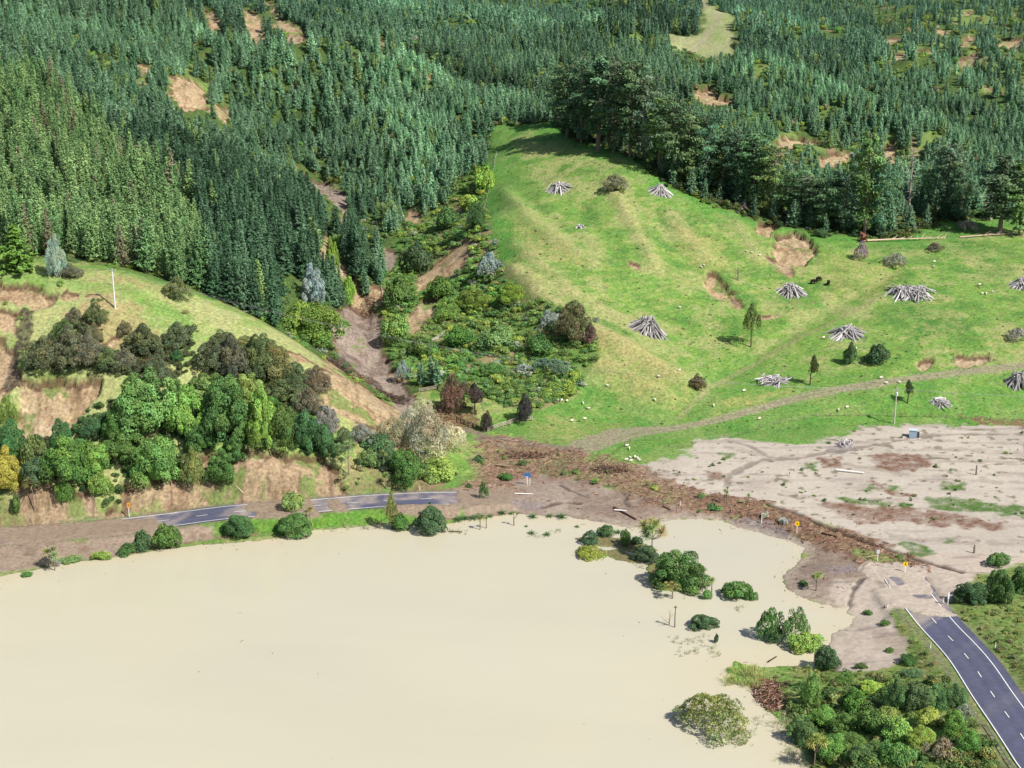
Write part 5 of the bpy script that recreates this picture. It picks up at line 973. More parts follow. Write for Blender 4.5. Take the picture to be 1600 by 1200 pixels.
# single paddock trees
def lone_tree(px, py, w, h, label, tint, kind, clear=0.3, lean=0.0, group=None):
    X, Y, Zg = spot(px, py); s = ppm(X, Y, Zg); H = h / s / 0.95; r = w / 2 / s
    root = thing('paddock_tree', label, 'tree', (X, Y, Zg), 0, group); 
    g = trunk_geo(H * 0.7, 0.28, 0.08, (0.10, 0.07, 0.055), 0.05, 7, 6, 0.3, 0.45); o = g.build('trunk', M_BARK, root)
    c = link('crown', CM[kind][0], root, (lean * H * 0.5, 0, H * clear), tuple(k * LIFT for k in tint)); c.scale = (r, r, H * (1 - clear) / CRH.get(kind, 1)); root.rotation_euler = (0, lean * 0.4, 0); return root
lone_tree(1173, 542, 28, 60, 'single slender green tree on a bare trunk beside the sunken track', (0.12, .17, .05), 'open'); lone_tree(1265, 602, 15, 44, 'thin leaning tree with a narrow crown above the farm track', (0.07, .09, .03), 'manuka', 0.35, 0.12)
lone_tree(742, 648, 26, 46, 'dark tree on a bare trunk inside the corral', (0.07, .055, .05), 'manuka', 0.3); lone_tree(1418, 630, 14, 34, 'small dark tree right of the transformer pole', (0.05, .08, .035), 'manuka', 0.35); lone_tree(613, 830, 18, 56, 'tall thin yellow-green tree in the water by the road', (0.2, .22, .07), 'open', 0.15)

# weeds, rushes and thistles of the pasture, nobody could count them
V_ = np.stack([RG.uniform(-20, 230, 30000), RG.uniform(440, 760, 30000)], 1); vx, vy = V_.T
ok = (lerp_h(pad_sd, vx, vy) > 1) & (lerp_h(slip_any, vx, vy) < .3) & (lerp_h(track, vx, vy) < .2) & (lerp_h(silt, vx, vy) < .3) & (lerp_h(debris, vx, vy) < .2) & (RG.random(30000) < .10 + .25 * sstep(.1, .5, fbm(vx, vy, 12, 3, 77))); vx, vy = vx[ok], vy[ok]; m = len(vx); q = RG.random(m)
vt = np.where((q < .5)[:, None], [0.13, 0.22, 0.06], np.where((q < .85)[:, None], [0.36, 0.36, 0.17], [0.24, 0.2, 0.13])) * (0.7 + .6 * RG.random((m, 1))); vs = .22 + .4 * RG.random(m) ** 3
scatter('pasture_weeds', 'tufts and weeds dotted over the sheep pasture', BUSH_S[:2] + [blades(26, 1.2, .07, .6, 1.0)], [M_LEAF_I], np.c_[vx, vy, lerp_h(GZ, vx, vy) - .05], RG.integers(0, 3, m), RG.random(m) * 6.28, np.c_[vs, vs, vs * .7], vt)

# ---------------------------------------------------------------- cabbage trees and flax
HEAD = [blades(110, 1.15, 0.09, 1.0, 0.35) for _ in range(3)]; HEADM = [g.mesh('leaf_head', [M_LEAF]) for g in HEAD]
def cabbage(px, py, hpx, label, heads=1, tint=(0.17, 0.25, 0.085), wpx=None):
    X, Y, Zg = spot(px, py); Zg = max(Zg, 0) - 0.1; s = ppm(X, Y, Zg); H = hpx / s / 0.93; root = thing('cabbage_tree', label, 'cabbage tree', (X, Y, Zg), rnd.random() * 6.28)
    hr = (wpx / 2 / s) if wpx else H * 0.24; g = Geo(); tops = []
    sp = hr * 0.9 if heads > 1 else 0; fk = H * 0.45
    g.tube([(0, 0, -.5), (0.05, 0, fk), (0.05, 0.05, fk + 0.2)] if heads > 1 else [(0, 0, -.5), (0.08, 0, H * .4), (0, 0.05, H * 0.8)], [0.17, 0.13, 0.1], 6, (0.20, 0.165, 0.13))
    for k in range(heads):
        a = k * 2.4; rr = sp * (0.4 + 0.6 * rnd.random()) if k else 0; e = (rr * math.cos(a), rr * math.sin(a), H * (0.80 - 0.22 * (k > 0) * rnd.random()))
        if heads > 1: g.tube([(0.05, 0.03, fk), (e[0] * .6, e[1] * .6, fk + 0.35 * (e[2] - fk)), e], [0.11, 0.09, 0.07], 5, (0.20, 0.165, 0.13))
        tops.append(e)
    g.build('trunk', M_BARK, root)
    for e in tops:
        c = link('leaf_head', HEADM[rnd.randrange(3)], root, e, tuple(v * LIFT * (0.8 + .4 * rnd.random()) for v in tint)); q = (hr if heads == 1 else hr * 0.55) / 1.1; c.scale = (q, q, q)
for a in ((54, 799, 52, 'cabbage tree with one shaggy head beside the yellow-flecked tree', 1, (0.19, .23, .11), 32), (98, 792, 54, 'pale cabbage tree in front of the wide dense tree', 2, (0.2, .26, .12), 26), (86, 893, 40, 'drooping cabbage tree on the mud at the lake edge', 3, (0.22, .26, .12), 36), (545, 742, 58, 'tall cabbage tree on the grassy bank', 4, (0.2, .25, .12), 34),
          (600, 738, 36, 'single-headed cabbage tree left of the dense dark tree', 1, (0.2, .25, .08), 16), (603, 764, 26, 'short cabbage tree at the roadside below the bank', 1, (.2, .25, .09), 16), (485, 826, 38, 'yellowish cabbage tree beside the spreading lake-edge bush', 3, (.23, .25, .09), 22), (446, 840, 18, 'low cabbage tree in the spreading lake-edge bush', 1, (.17, .24, .06), 14),
          (672, 812, 32, 'dark narrow cabbage tree rising from the large dark bush', 2, (.07, .13, .06), 16), (683, 742, 26, 'small cabbage tree on the bright low bush', 2, (.15, .25, .06), 16), (750, 832, 22, 'small cabbage tree in the water left of a similar one', 1, (.17, .24, .06), 11), (760, 830, 20, 'second small cabbage tree in the water near the road end', 1, (.2, .24, .08), 10),
          (803, 826, 26, 'slim cabbage tree in the shallows off the debris fan', 2, (.14, .22, .06), 12), (1018, 880, 60, 'many-headed pale cabbage tree in the lake', 9, (.24, .28, .13), 46), (1097, 937, 42, 'taller of the twin cabbage trees in the lake', 1, (.16, .21, .09), 16), (1111, 946, 34, 'shorter of the twin cabbage trees in the lake', 1, (.15, .23, .07), 15),
          (1050, 953, 28, 'squat cabbage tree in front of the largest lake bush', 4, (.22, .24, .09), 26), (1054, 993, 40, 'thin-stemmed cabbage tree alone in the lake', 1, (.14, .2, .06), 7), (1275, 923, 32, 'cabbage tree on the muddy spit', 4, (.18, .25, .07), 20), (1132, 786, 24, 'cabbage tree on the red debris, left of two', 2, (.15, .25, .05), 16), (1169, 788, 18, 'cabbage tree on the red debris, right of two', 1, (.16, .24, .06), 9), (1158, 938, 22, 'thin cabbage tree behind the two-humped bush', 1, (.1, .15, .05), 6), (1136, 780, 22, 'slender cabbage stem behind the debris cabbage tree', 1, (.12, .2, .05), 7),
          (1272, 1200, 60, 'yellow cabbage tree at the bottom of the thicket', 4, (.25, .27, .08), 40), (1262, 1075, 40, 'pale cabbage tree behind the slash heap', 3, (.22, .26, .1), 26)): cabbage(*a)
FLX = [blades(70, 1.5, 0.10, 0.6, 1.1) for _ in range(2)]; FLXM = [g.mesh('flax_bush', [M_LEAF]) for g in FLX]
for i, (px, py, w, lab) in enumerate(((715, 813, 18, 'leftmost flax clump on the lake edge by the broken road'), (727, 811, 16, 'flax clump second from the left by the broken road'), (739, 811, 18, 'flax clump third from the left by the broken road'), (752, 810, 17, 'flax clump fourth from the left by the broken road'), (765, 808, 12, 'flax clump beneath the thin green bush'), (785, 803, 16, 'flax clump at the edge of the debris fan'), (798, 804, 10, 'flax clump nearest the fallen white post'),
    (833, 810, 17, 'round flax clump in the shallows'), (858, 808, 13, 'flax clump left of a wider one in the shallows'), (878, 810, 20, 'widest flax clump in the shallows'), (822, 828, 7, 'tiny flax clump in the lake'), (831, 842, 14, 'flax tuft farther out in the lake'), (854, 844, 14, 'second flax tuft farther out in the lake'), (902, 827, 9, 'small flax clump between the clumps and bushes'), (944, 836, 24, 'tall flax clump behind the dark flaxy bush'), (966, 836, 14, 'flax clump right of the tall one'), (990, 846, 18, 'flax clump left of the many-headed cabbage tree'), (1008, 872, 16, 'flax at the foot of the many-headed cabbage tree'))):
    X, Y, Zg = spot(px, py); s = ppm(X, Y, Zg); o = link('flax_bush', FLXM[i % 2], None, (X, Y, max(Zg, 0) - .05), tuple(c * LIFT for c in (0.09, 0.16, 0.075))); q = w / 2 / s / 1.1; o.scale = (q, q, q * 0.9); tag(o, lab, 'flax', 'flax clumps along the lake edge')

# ---------------------------------------------------------------- the old shelter belt
OLDC = []
for (H_, R_, br, sp_, lo_) in ((30, 6.0, 60, 0.0, .10), (30, 5.0, 56, .1, .16), (30, 7.0, 66, 0.05, .08), (30, 4.2, 50, .12, .22)):
    c, b = old_conifer(H_, R_, br, sp_, lo_); OLDC.append((c.mesh('crown', [M_LEAF]), b.mesh('bough', [M_BARK]), trunk_geo(H_ * .96, .5, .08, (0.19, 0.15, 0.125), .03, 7).mesh('trunk', [M_BARK])))
DEADC = []
for (H_, R_, br) in ((30, 4.0, 46), (30, 2.2, 18)):
    c, b = old_conifer(H_, R_, br, .1, .2, True); DEADC.append((b.mesh('bough', [M_WOOD]), trunk_geo(H_ * .96, .45, .06, (0.42, 0.36, 0.31), .03, 7).mesh('trunk', [M_WOOD])))
DG, DB, DO = (0.068, 0.125, 0.06), (0.10, 0.135, 0.075), (0.115, 0.175, 0.065)
BELT = [(872, 198, 84, 46, DG), (886, 216, 112, 56, DG), (908, 224, 134, 66, DG), (934, 236, 148, 70, DG), (958, 240, 146, 60, DB), (984, 246, 150, 62, DG), (1006, 252, 132, 56, DB), (1030, 268, 116, 50, DO), (1052, 284, 132, 60, DG), (1078, 292, 118, 54, DO), (1102, 300, 124, 60, DG), (1126, 306, 96, 50, DB), (1150, 320, 118, 58, DG),
        (1176, 330, 122, 64, DG), (1206, 338, 110, 60, DO), (1236, 342, 78, 60, DG), (1262, 348, 74, 60, DG), (1290, 356, 80, 64, DG), (1318, 362, 92, 62, DG), (1350, 370, 164, 48, DO), (1372, 370, 124, 56, DG), (1476, 338, 116, 54, DB), (1498, 346, 86, 50, DG), (1562, 366, 126, 70, DG), (1592, 368, 112, 56, DO), (1446, 330, 66, 40, DG), (920, 214, 100, 60, DG), (970, 228, 120, 60, DG), (1068, 268, 96, 50, DG), (1142, 300, 80, 54, DG), (1194, 316, 88, 56, DG)]
DSC = ['dark', 'dark green', 'brownish', 'olive', 'ragged', 'dense', 'broad', 'thin-topped']
WHERE = ['at the upper end of the paddock', 'second from the upper end of the belt', 'third from the upper end of the belt', 'tallest of the dark clump at the paddock top', 'brown-barked beside the tallest of the clump', 'in the middle of the dark clump', 'with reddish boughs ending the dark clump', 'thin olive one just past the dark clump', 'broad one above the upper right log pile', 'olive one above the slip face', 'dense one over the valley slip', 'brownish one left of the valley clearing', 'one standing before the tan valley scars',
         'broad one uphill of the paddock slip', 'olive one directly above the paddock slip', 'short one on the forest edge right of the slip', 'short dense one in the low middle of the belt', 'low broad one left of the two tallest right trees', 'dark one at the left foot of the spire tree', 'tallest spire tree in the right half of the belt', 'dark one right against the spire tree', 'brownish one left of the uprooted tree', 'small dark one beside the brownish one', 'broad one behind the uprooted tree', 'olive one at the right edge of the belt', 'small one between the dead trees',
         'half hidden behind the second tree', 'half hidden behind the clump middle', 'half hidden behind the broad upper tree', 'half hidden over the valley scars', 'half hidden behind the slip trees']
for i, (px, py, h, w, t) in enumerate(BELT):
    X, Y, Zg = spot(px, py); s = ppm(X, Y, Zg); H = h / s; r = w / 2 / s; c, b, tr_ = OLDC[i % 4 if h > 90 else (i % 2) * 2]; R0 = (6.0, 5.0, 7.0, 4.2)[i % 4 if h > 90 else (i % 2) * 2]
    root = thing('shelter_tree', 'old shelter belt conifer, ' + WHERE[i], 'conifer tree', (X, Y, Zg - .3), rnd.random() * 6.28, 'old conifers along the top of the paddock'); root.scale = (r / R0 * .98, r / R0 * .98, H / 30)
    link('trunk', tr_, root); link('bough', b, root); link('crown', c, root, None, tuple(v * 1.8 * (.85 + .3 * rnd.random()) for v in t))
for i, (px, py, h, w, k, lab) in enumerate(((1420, 334, 106, 40, 0, 'tall pinkish-brown dead conifer standing in the right half of the belt'), (1388, 306, 46, 12, 1, 'short pale snag standing below the forest'), (1262, 300, 24, 6, 1, 'thin white snag in the valley scrub'), (1548, 344, 60, 44, 0, 'grey bare-branched tree left of the right edge belt trees'), (1000, 240, 70, 34, 0, 'dead tree with pinkish twigs inside the dark clump'), (1215, 300, 34, 20, 0, 'grey bare tree at the valley edge'), (155, 295, 62, 26, 0, 'bare dead tree among the pale conifers'), (1062, 230, 60, 20, 0, 'dead tree rising over the valley slip'))):
    X, Y, Zg = spot(px, py); s = ppm(X, Y, Zg); b, tr_ = DEADC[k]; root = thing('dead_tree', lab, 'dead tree', (X, Y, Zg - .3), rnd.random() * 6.28); q = w / 2 / s / (4.0 if k == 0 else 2.2); root.scale = (q, q, h / s / 30); link('trunk', tr_, root); link('bough', b, root)
# bare tree in the water
for i, (px, py, h, w, lab) in enumerate(((594, 828, 48, 22, 'bare brown tree standing in the water by the road'), (1046, 990, 26, 14, 'leaning bare stick in the lake'))):
    X, Y, Zg = spot(px, py); s = ppm(X, Y, Zg); root = thing('bare_tree', lab, 'dead tree', (X, Y, -.2)); trunk_geo(h / s, .14, .03, (.2, .15, .12), .12, 6, 12, .1, .6).build('trunk', M_BARK, root)
# reeds and sedge
def reed_patch(name, lab, spots, tint, hgt, each, spread):
    g = Geo()
    for (px, py) in spots:
        X, Y, Zg = spot(px, py)
        for _ in range(each):
            x = X + rnd.gauss(0, spread); y = Y + rnd.gauss(0, spread); z = max(gh(x, y), 0) - .05
            b = blades(7, hgt, 0.05, .5, 1.8, tuple(c * (.8 + .4 * rnd.random()) for c in tint)); b.v = [v + np.array([x, y, z]) for v in b.v]; merge(g, b)
    return tag(g.build(name, [M_LEAF]), lab, kind='stuff')
reed_patch('reeds', 'thin reeds poking out of the flood water', [(1110, 1018), (1095, 1008), (1057, 1012), (1118, 1027), (1085, 1022), (1078, 1012), (1065, 1030), (720, 838), (705, 834), (600, 824), (575, 826), (520, 826), (540, 824), (1003, 902), (1085, 945), (1160, 963), (868, 838), (840, 846)], (0.28, 0.33, 0.2), 1.0, 10, .9)
reed_patch('lake_rushes', 'grey-green rushes in the water below the slash heap', [(1210 + rnd.random() * 55, 1110 + rnd.random() * 90) for _ in range(24)] + [(1170, 1150), (1185, 1130), (1160, 1172)], (0.34, 0.38, 0.24), 1.2, 9, 1.0)
reed_patch('sedge_grass', 'tall yellow-green sedge on the point by the slash heap', [(1140 + rnd.random() * 45, 1046 + rnd.random() * 26) for _ in range(26)], (0.42, 0.47, 0.18), 1.7, 12, .8)
reed_patch('lime_sedge', 'lime green sedge on the islet', [(905 + rnd.random() * 40, 866 + rnd.random() * 9) for _ in range(14)], (0.42, 0.50, 0.12), .9, 12, .8)
# rough grass and low scrub of the foreground and verges, nobody could count it
V_ = np.stack([RG.uniform(55, 190, 16000), RG.uniform(215, 345, 16000)], 1); vx, vy = V_.T
ok = (lerp_h(lake_sd, vx, vy) < -1.2) & (lerp_h(road_d, vx, vy) > 7.5) & (lerp_h(sand, vx, vy) < .2) & (lerp_h(mud, vx, vy) < .2) & (lerp_h(overmud, vx, vy) < .2) & (lerp_h(silt, vx, vy) < .3) & (RG.random(16000) < 0.62 + .9 * fbm(vx, vy, 14, 2, 71)); vx, vy = vx[ok], vy[ok]; vz = lerp_h(GZ, vx, vy); m = len(vx); q = RG.random(m)
vt = np.where((q < .4)[:, None], [0.26, 0.30, 0.10], np.where((q < .75)[:, None], [0.15, 0.25, 0.07], [0.32, 0.31, 0.16])) * (0.7 + .6 * RG.random((m, 1))); vpx, vpy = pix(vx, vy, vz); thk = in_px(vpx, vpy, np.array([(1235, 1120), (1260, 1075), (1340, 1070), (1400, 1060), (1500, 1075), (1560, 1130), (1620, 1230), (1230, 1230)], float)); vs = (.35 + .75 * RG.random(m) ** 2) * np.where(thk, 2.2, 1.0); vt = np.where((thk & (q > .3))[:, None], np.array([0.13, 0.235, 0.065]) * (0.6 + .8 * RG.random((m, 1))), vt)
scatter('rough_grass', 'rough grass, fern and low weeds of the foreground bank', BUSH_S + [blades(26, 1.2, .07, .6, 1.0)], [M_LEAF_I], np.c_[vx, vy, vz - .1], np.where(RG.random(m) < .6, 3, RG.integers(0, 3, m)), RG.random(m) * 6.28, np.c_[vs, vs, vs * .8], vt)

# ---------------------------------------------------------------- single things
def gpt(px, py):
    X, Y, Zg = at(px, py); return X, Y, max(Zg, 0.0)
def srgb(*c): return tuple(lin(c))
WD, WD2, WHITE = srgb(176, 166, 158), srgb(206, 198, 190), srgb(236, 236, 232)
M_WOODT = mat('grey log wood', (255, 255, 255), 0.85, vc=True, tint='object', noise=(3.0, 0.3), spec=0.15)
# log piles: old posts and logs stood together like tents
LOGM = []
for k in range(4):
    g = Geo(); z = np.linspace(0, 1, 4); P = np.c_[0.012 * np.sin(z * 5 + k), 0.012 * np.cos(z * 4 + k) - .01, z]; g.tube(P, [0.030, 0.028, 0.026, 0.022], 7, (1, 1, 1)); LOGM.append(g.mesh('log', [M_WOODT]))
def log_pile(px, py, w, h, n, label, ridge=0.0, flat=0.0):
    X, Y, Zg = gpt(px, py); s = ppm(X, Y, Zg); R = w / 2 / s * 1.08; H = max(.25 * R, (h / s - 0.36 * R) * .64); X, Y = X, Y + R * .5; Zg = gh(X, Y)
    root = thing('log_pile', label, 'log pile', (X, Y, Zg), 0, 'grey log piles dotted over the paddock')
    n = int(n * 1.7)
    for i in range(n):
        a = 6.283 * i / n * (1 if n < 30 else 3) + rnd.gauss(0, .15); up = rnd.random(); rr = R * (0.78 + .28 * rnd.random()) * (1, .8, .58)[i % 3]
        off = ridge * R * rnd.choice([-1, 0, 1]) if ridge else 0; bxy = np.array([rr * math.cos(a), rr * .85 * math.sin(a)])
        b = Vector((bxy[0] * (1 - abs(ridge) * .4) + off * .7, bxy[1], gh(X + bxy[0], Y + bxy[1]) - Zg - .1))
        t = Vector((off + rnd.gauss(0, R * (.17 + .5 * flat)), rnd.gauss(0, R * (.15 + .4 * flat)), H * (0.80 + .22 * up) * (1, .9, .8)[i % 3]))
        d = t - b; L = d.length * (0.85 + .25 * rnd.random()); o = link('log', LOGM[i % 4], root, b); q = rnd.random(); c = (0.27 + .42 * q * q) * (.7 if rnd.random() < .25 else 1); o.color = (c * 1.02, c * .96, c * .97, 1)
        th = 6.5 + 4.5 * rnd.random(); o.rotation_euler = d.to_track_quat('Z', 'Y').to_euler(); o.scale = (th, th, L)
for a in ((873, 302, 46, 26, 36, 'highest log pile in the paddock, low and spread'), (1032, 306, 40, 28, 36, 'log pile under the dark shelter trees, right of the highest one'), (1013, 524, 60, 50, 70, 'large log pile alone on the lower spur'), (1238, 464, 52, 36, 40, 'log pile below the paddock slip beside black cattle'),
          (1427, 468, 80, 38, 76, 'widest log pile, spread over a dark hollow in the paddock'), (1325, 530, 64, 36, 48, 'broad log pile beside the sunken track'), (1210, 602, 52, 20, 36, 'flat fallen log pile above the farm track'), (1600, 452, 44, 32, 36, 'log pile cut by the right edge, the upper of two'), (1594, 608, 44, 42, 40, 'log pile cut by the right edge, by the farm track'),
          (1322, 698, 28, 18, 22, 'small grey log heap at the edge of the silt'), (1472, 636, 38, 16, 24, 'low dark log heap below the farm track'), (907, 357, 18, 11, 12, 'tiny grey log heap high in the paddock')): log_pile(*a, flat=.5 if a[3] < 24 else 0, ridge=.3 if a[2] > 70 else 0)

# sheep and cattle
def skinned(name, V, E, R, mats, sub=1, col=None):
    me = bpy.data.meshes.new(name); me.from_pydata(V, E, []); o = bpy.data.objects.new(name, me); SC.collection.objects.link(o); o.modifiers.new('s', 'SKIN')
    for i, r in enumerate(R): me.skin_vertices[0].data[i].radius = (r, r) if not isinstance(r, tuple) else r
    me.skin_vertices[0].data[0].use_root = True; sb = o.modifiers.new('b', 'SUBSURF'); sb.levels = sb.render_levels = sub
    dg = bpy.context.evaluated_depsgraph_get(); m2 = bpy.data.meshes.new_from_object(o.evaluated_get(dg)); m2.name = name; bpy.data.objects.remove(o)
    m2.materials.clear(); [m2.materials.append(m) for m in mats]
    a = m2.color_attributes.new('Col', 'FLOAT_COLOR', 'POINT'); co = np.zeros(len(m2.vertices) * 3); m2.vertices.foreach_get('co', co); co = co.reshape(-1, 3)
    a.data.foreach_set('color', np.c_[col(co), np.ones(len(co))].ravel().astype(np.float32)); return m2
def beast(L, head_down, body, face, leg):
    V = [(0, 0, .62), (.32, 0, .64), (-.34, 0, .63), (.50, 0, .70), (.66, 0, .66 if not head_down else .36), (.80, 0, .58 if not head_down else .14), (-.47, 0, .62)]; E = [(0, 1), (0, 2), (1, 3), (3, 4), (4, 5), (2, 6)]; R = [.24, .22, .23, .14, .10, .06, .12]
    for sx in (.28, -.32):
        for sy in (.12, -.12):
            i = len(V); V += [(sx, sy, .40), (sx + .01, sy, .20), (sx, sy, 0)]; E += [(1 if sx > 0 else 2, i), (i, i + 1), (i + 1, i + 2)]; R += [.085, .05, .045]
    for sy in (.09, -.09): i = len(V); z = V[4][2]; V.append((.63, sy * 1.6, z + .06)); E.append((4, i)); R.append(.03)
    return skinned('beast', [tuple(L * k for k in v) for v in V], E, [L * r for r in R], [M_COAT], 1, lambda c: np.where(((c[:, 0] > .60 * L) | (c[:, 2] < .36 * L))[:, None], np.where((c[:, 0] > .58 * L)[:, None], face, leg), body))
SHP = [beast(1.05, d, srgb(232, 226, 210), srgb(225, 215, 198), srgb(180, 165, 145)) for d in (True, False)]; COW = beast(2.3, True, srgb(34, 31, 32), srgb(30, 28, 28), srgb(28, 26, 26))
FL = [('white sheep in the row of three at the corral end', [(871, 627), (878, 627), (886, 628)]), ('white sheep in the close pair above the straw strip', [(911, 632), (919, 640)]), ('white sheep in the loose pair under the row of three', [(894, 659), (914, 656)]), ('lone white sheep on the lower spur', [(1022, 626)]), ('lone white sheep beneath the gully bushes', [(948, 604)]),
      ('single white sheep beside the straw strip above the track', [(1115, 635)]), ('single white sheep above the straw strip bend', [(1162, 612)]), ('white sheep in the pair on the fenced green patch near the debris', [(979, 698), (983, 702)]), ('white sheep in the bunch lying on the fenced green patch', [(984, 717), (992, 716), (996, 718), (998, 721), (985, 722), (978, 720)]),
      ('white sheep in the pair below the farm track near the pole', [(1310, 642), (1323, 638)]), ('white sheep in the pair above the wide log pile', [(1460, 410), (1458, 418)]), ('white sheep in the group of four right of the wide log pile', [(1530, 446), (1541, 460), (1535, 460), (1550, 457)]), ('lone white sheep at the foot of the broad log pile', [(1287, 529)]), ('lone white sheep above the dark upright bush', [(1337, 546)]),
      ('lone white sheep right of the double log pile', [(1062, 482)]), ('white sheep beside the small paddock slip', [(1096, 419), (1099, 416)]), ('white sheep near the top of the small slip', [(1174, 396), (1166, 394)]), ('white sheep on the farm track', [(1385, 600), (1405, 599), (1376, 592)]), ('white sheep halfway down the spur', [(1062, 580), (1028, 590)]), ('lone white sheep just below the farm track', [(1186, 656)]), ('lone white sheep right of the upper spur log piles', [(1187, 400)])]
for lab, pts in FL:
    for p in pts:
        X, Y, Zg = gpt(*p); o = link('sheep', SHP[rnd.randrange(2)], None, (X, Y, Zg - .03)); o.rotation_euler = (0, 0, rnd.random() * 6.28); tag(o, lab, 'sheep', lab.replace('white sheep', 'sheep') if len(pts) > 1 else 'sheep grazing on the paddock')
for p, lab in (((1278, 440), 'black cow nearest the log pile below the slip'), ((1270, 444), 'black cow standing a step lower left of its herd mate'), ((1294, 446), 'smaller black cow apart to the right')):
    X, Y, Zg = gpt(*p); o = link('cow', COW, None, (X, Y, Zg - .03)); o.rotation_euler = (0, 0, rnd.random() * 6.28); tag(o, lab, 'cow', 'black cattle below the slip')

# poles and wires
def pole(px, py, h, label, col, cross=False, trafo=False):
    X, Y, Zg = gpt(px, py); s = ppm(X, Y, Zg); H = h / s / .95; root = thing('power_pole', label, 'power pole', (X, Y, Zg), 0)
    g = Geo(); g.tube([(0, 0, -.5), (0, 0, H * .5), (0, 0, H)], [.26, .22, .17], 8, col); g.build('pole', M_WOOD, root)
    c = Geo(); c.box((0, -.2, H - .35), (2.4, .12, .14), 0, srgb(170, 165, 158)); ca = c.build('crossarm', M_WOOD, root); tops = []
    for k in (-1.05, .0, 1.05):
        i = Geo(); i.tube([(k, -.2, H - .28), (k, -.2, H - .15), (k, -.2, H - .02)], [.05, .09, .05], 6, srgb(210, 215, 218)); i.build('insulator', M_PAINT, ca); tops.append(Vector((X + k, Y - .2, Zg + H - .02)))
    if trafo:
        t = Geo(); t.tube([(0, -.55, H - 2.1), (0, -.55, H - 1.1)], [.38, .38], 10, srgb(198, 205, 210)); t.tube([(0, -.55, H - 1.1), (0, -.55, H - .95)], [.40, .2], 10, srgb(198, 205, 210)); t.build('transformer', M_PAINT, root)
        b = Geo(); b.box((0, -.25, H - 1.6), (1.2, .1, .12), 0, srgb(170, 165, 158)); b.build('bracket', M_WOOD, root)
    return tops
t1 = pole(180, 482, 60, 'pale grey power pole standing alone on the grassy knoll', srgb(214, 214, 214)); t2 = pole(1397, 662, 54, 'power pole with a transformer by the silt flat', srgb(184, 178, 168), True, True)
def wire(a, b, sag, label):
    P = [a.lerp(b, t) - Vector((0, 0, 4 * sag * t * (1 - t))) for t in np.linspace(0, 1, 40)]; g = Geo(); g.tube([tuple(p) for p in P], .018, 4, srgb(110, 112, 115)); tag(g.build('power_line', M_METAL), label, 'power line', 'power lines over the valley')
for a, b in zip(t1, t2): wire(a, b, 9.0, 'thin wire spanning from the knoll pole over the creek to the transformer pole')
for a in t1: wire(a, a + Vector((-220, -8, 3)), 4.0, 'thin wire running left from the knoll pole along the knoll crest')
for a in t2: wire(a, a + Vector((240, -14, 6)), 5.0, 'thin wire running right from the transformer pole')

# blue-grey hut on the silt
X, Y, Zg = gpt(1426, 683); hut = thing('pump_hut', 'small blue-grey hut with a dark open side on the silt flat', 'hut', (X, Y, Zg), math.radians(-14))
g = Geo(); g.box((0, 0, 1.1), (2.2, 2.0, 2.6), 0, srgb(150, 170, 190)); g.build('wall', M_PAINT, hut); g = Geo(); g.box((.1, 0, 2.46), (2.7, 2.3, .12), math.radians(0), srgb(186, 200, 212)); g.build('roof', M_PAINT, hut)
g = Geo(); g.box((1.13, 0, 1.1), (.06, 1.5, 2.1), 0, srgb(44, 48, 54)); g.build('door', M_PAINT, hut); g = Geo(); g.box((1.6, -.3, .9), (.7, 1.2, 1.9), 0, srgb(62, 66, 70)); g.build('side_box', M_PAINT, hut)

# signs and marker posts
def sign(px, py, hpx, w, label, face, kind='chevron', post=srgb(232, 232, 228), rz=0.0, bh=None):
    X, Y, Zg = gpt(px, py); s = ppm(X, Y, Zg); H = hpx / s / .92; bh = bh or w; root = thing('road_sign', label, 'sign', (X, Y, Zg), rz)
    g = Geo(); g.box((0, .06, H / 2 - bh * .2 - .2), (.16, .10, H - bh * .4 + .4), 0, post); g.build('post', M_PAINT, root)
    g = Geo(); g.box((0, 0, H - bh / 2), (w, .04, bh), 0, face); b = g.build('board', M_PAINT, root)
    if kind == 'chevron':
        a = Geo(); k = w * .36; y = -.026; z = H - bh / 2
        for sg in (1, -1): a.add([(-k * .7, y, z), (-k * .7 + k * .65, y, z), (k * .75, y, z + sg * k), (k * .1, y, z + sg * k)], [(0, 1, 2, 3)] if sg > 0 else [(3, 2, 1, 0)], srgb(24, 22, 22))
        a.build('arrow', M_PAINT, b)
    if kind == 'info':
        a = Geo(); a.box((-w * .1, -.03, H - bh * .86), (w * .42, .02, bh * .16), 0, srgb(225, 228, 230)); a.build('panel', M_PAINT, b); g = Geo(); g.box((w * .42, .06, H * .45 - .3), (.14, .1, H * .9 + .4), 0, post); g.build('post', M_PAINT, root)
sign(1245, 833, 18, 1.0, 'yellow arrow sign on a white post amid the red debris', srgb(240, 196, 30), bh=1.2); sign(1414, 894, 16, 1.15, 'yellow arrow sign at the silted road end', srgb(240, 196, 30), bh=1.1); sign(202, 808, 22, .8, 'orange arrow sign on a white post at the mudslide edge', srgb(236, 160, 40), bh=1.4)
sign(824, 758, 19, 1.7, 'blue sign with white legs standing in the wood debris', srgb(50, 108, 164), 'info', bh=1.5); sign(1371, 877, 18, .8, 'grey-backed sign on a white post beside the pale grass strip', srgb(190, 196, 206), 'back', bh=1.0)
sign(1481, 946, 20, .5, 'tall white and grey sign seen edge on at the roadside', srgb(206, 214, 222), 'back', rz=.6, bh=1.6)
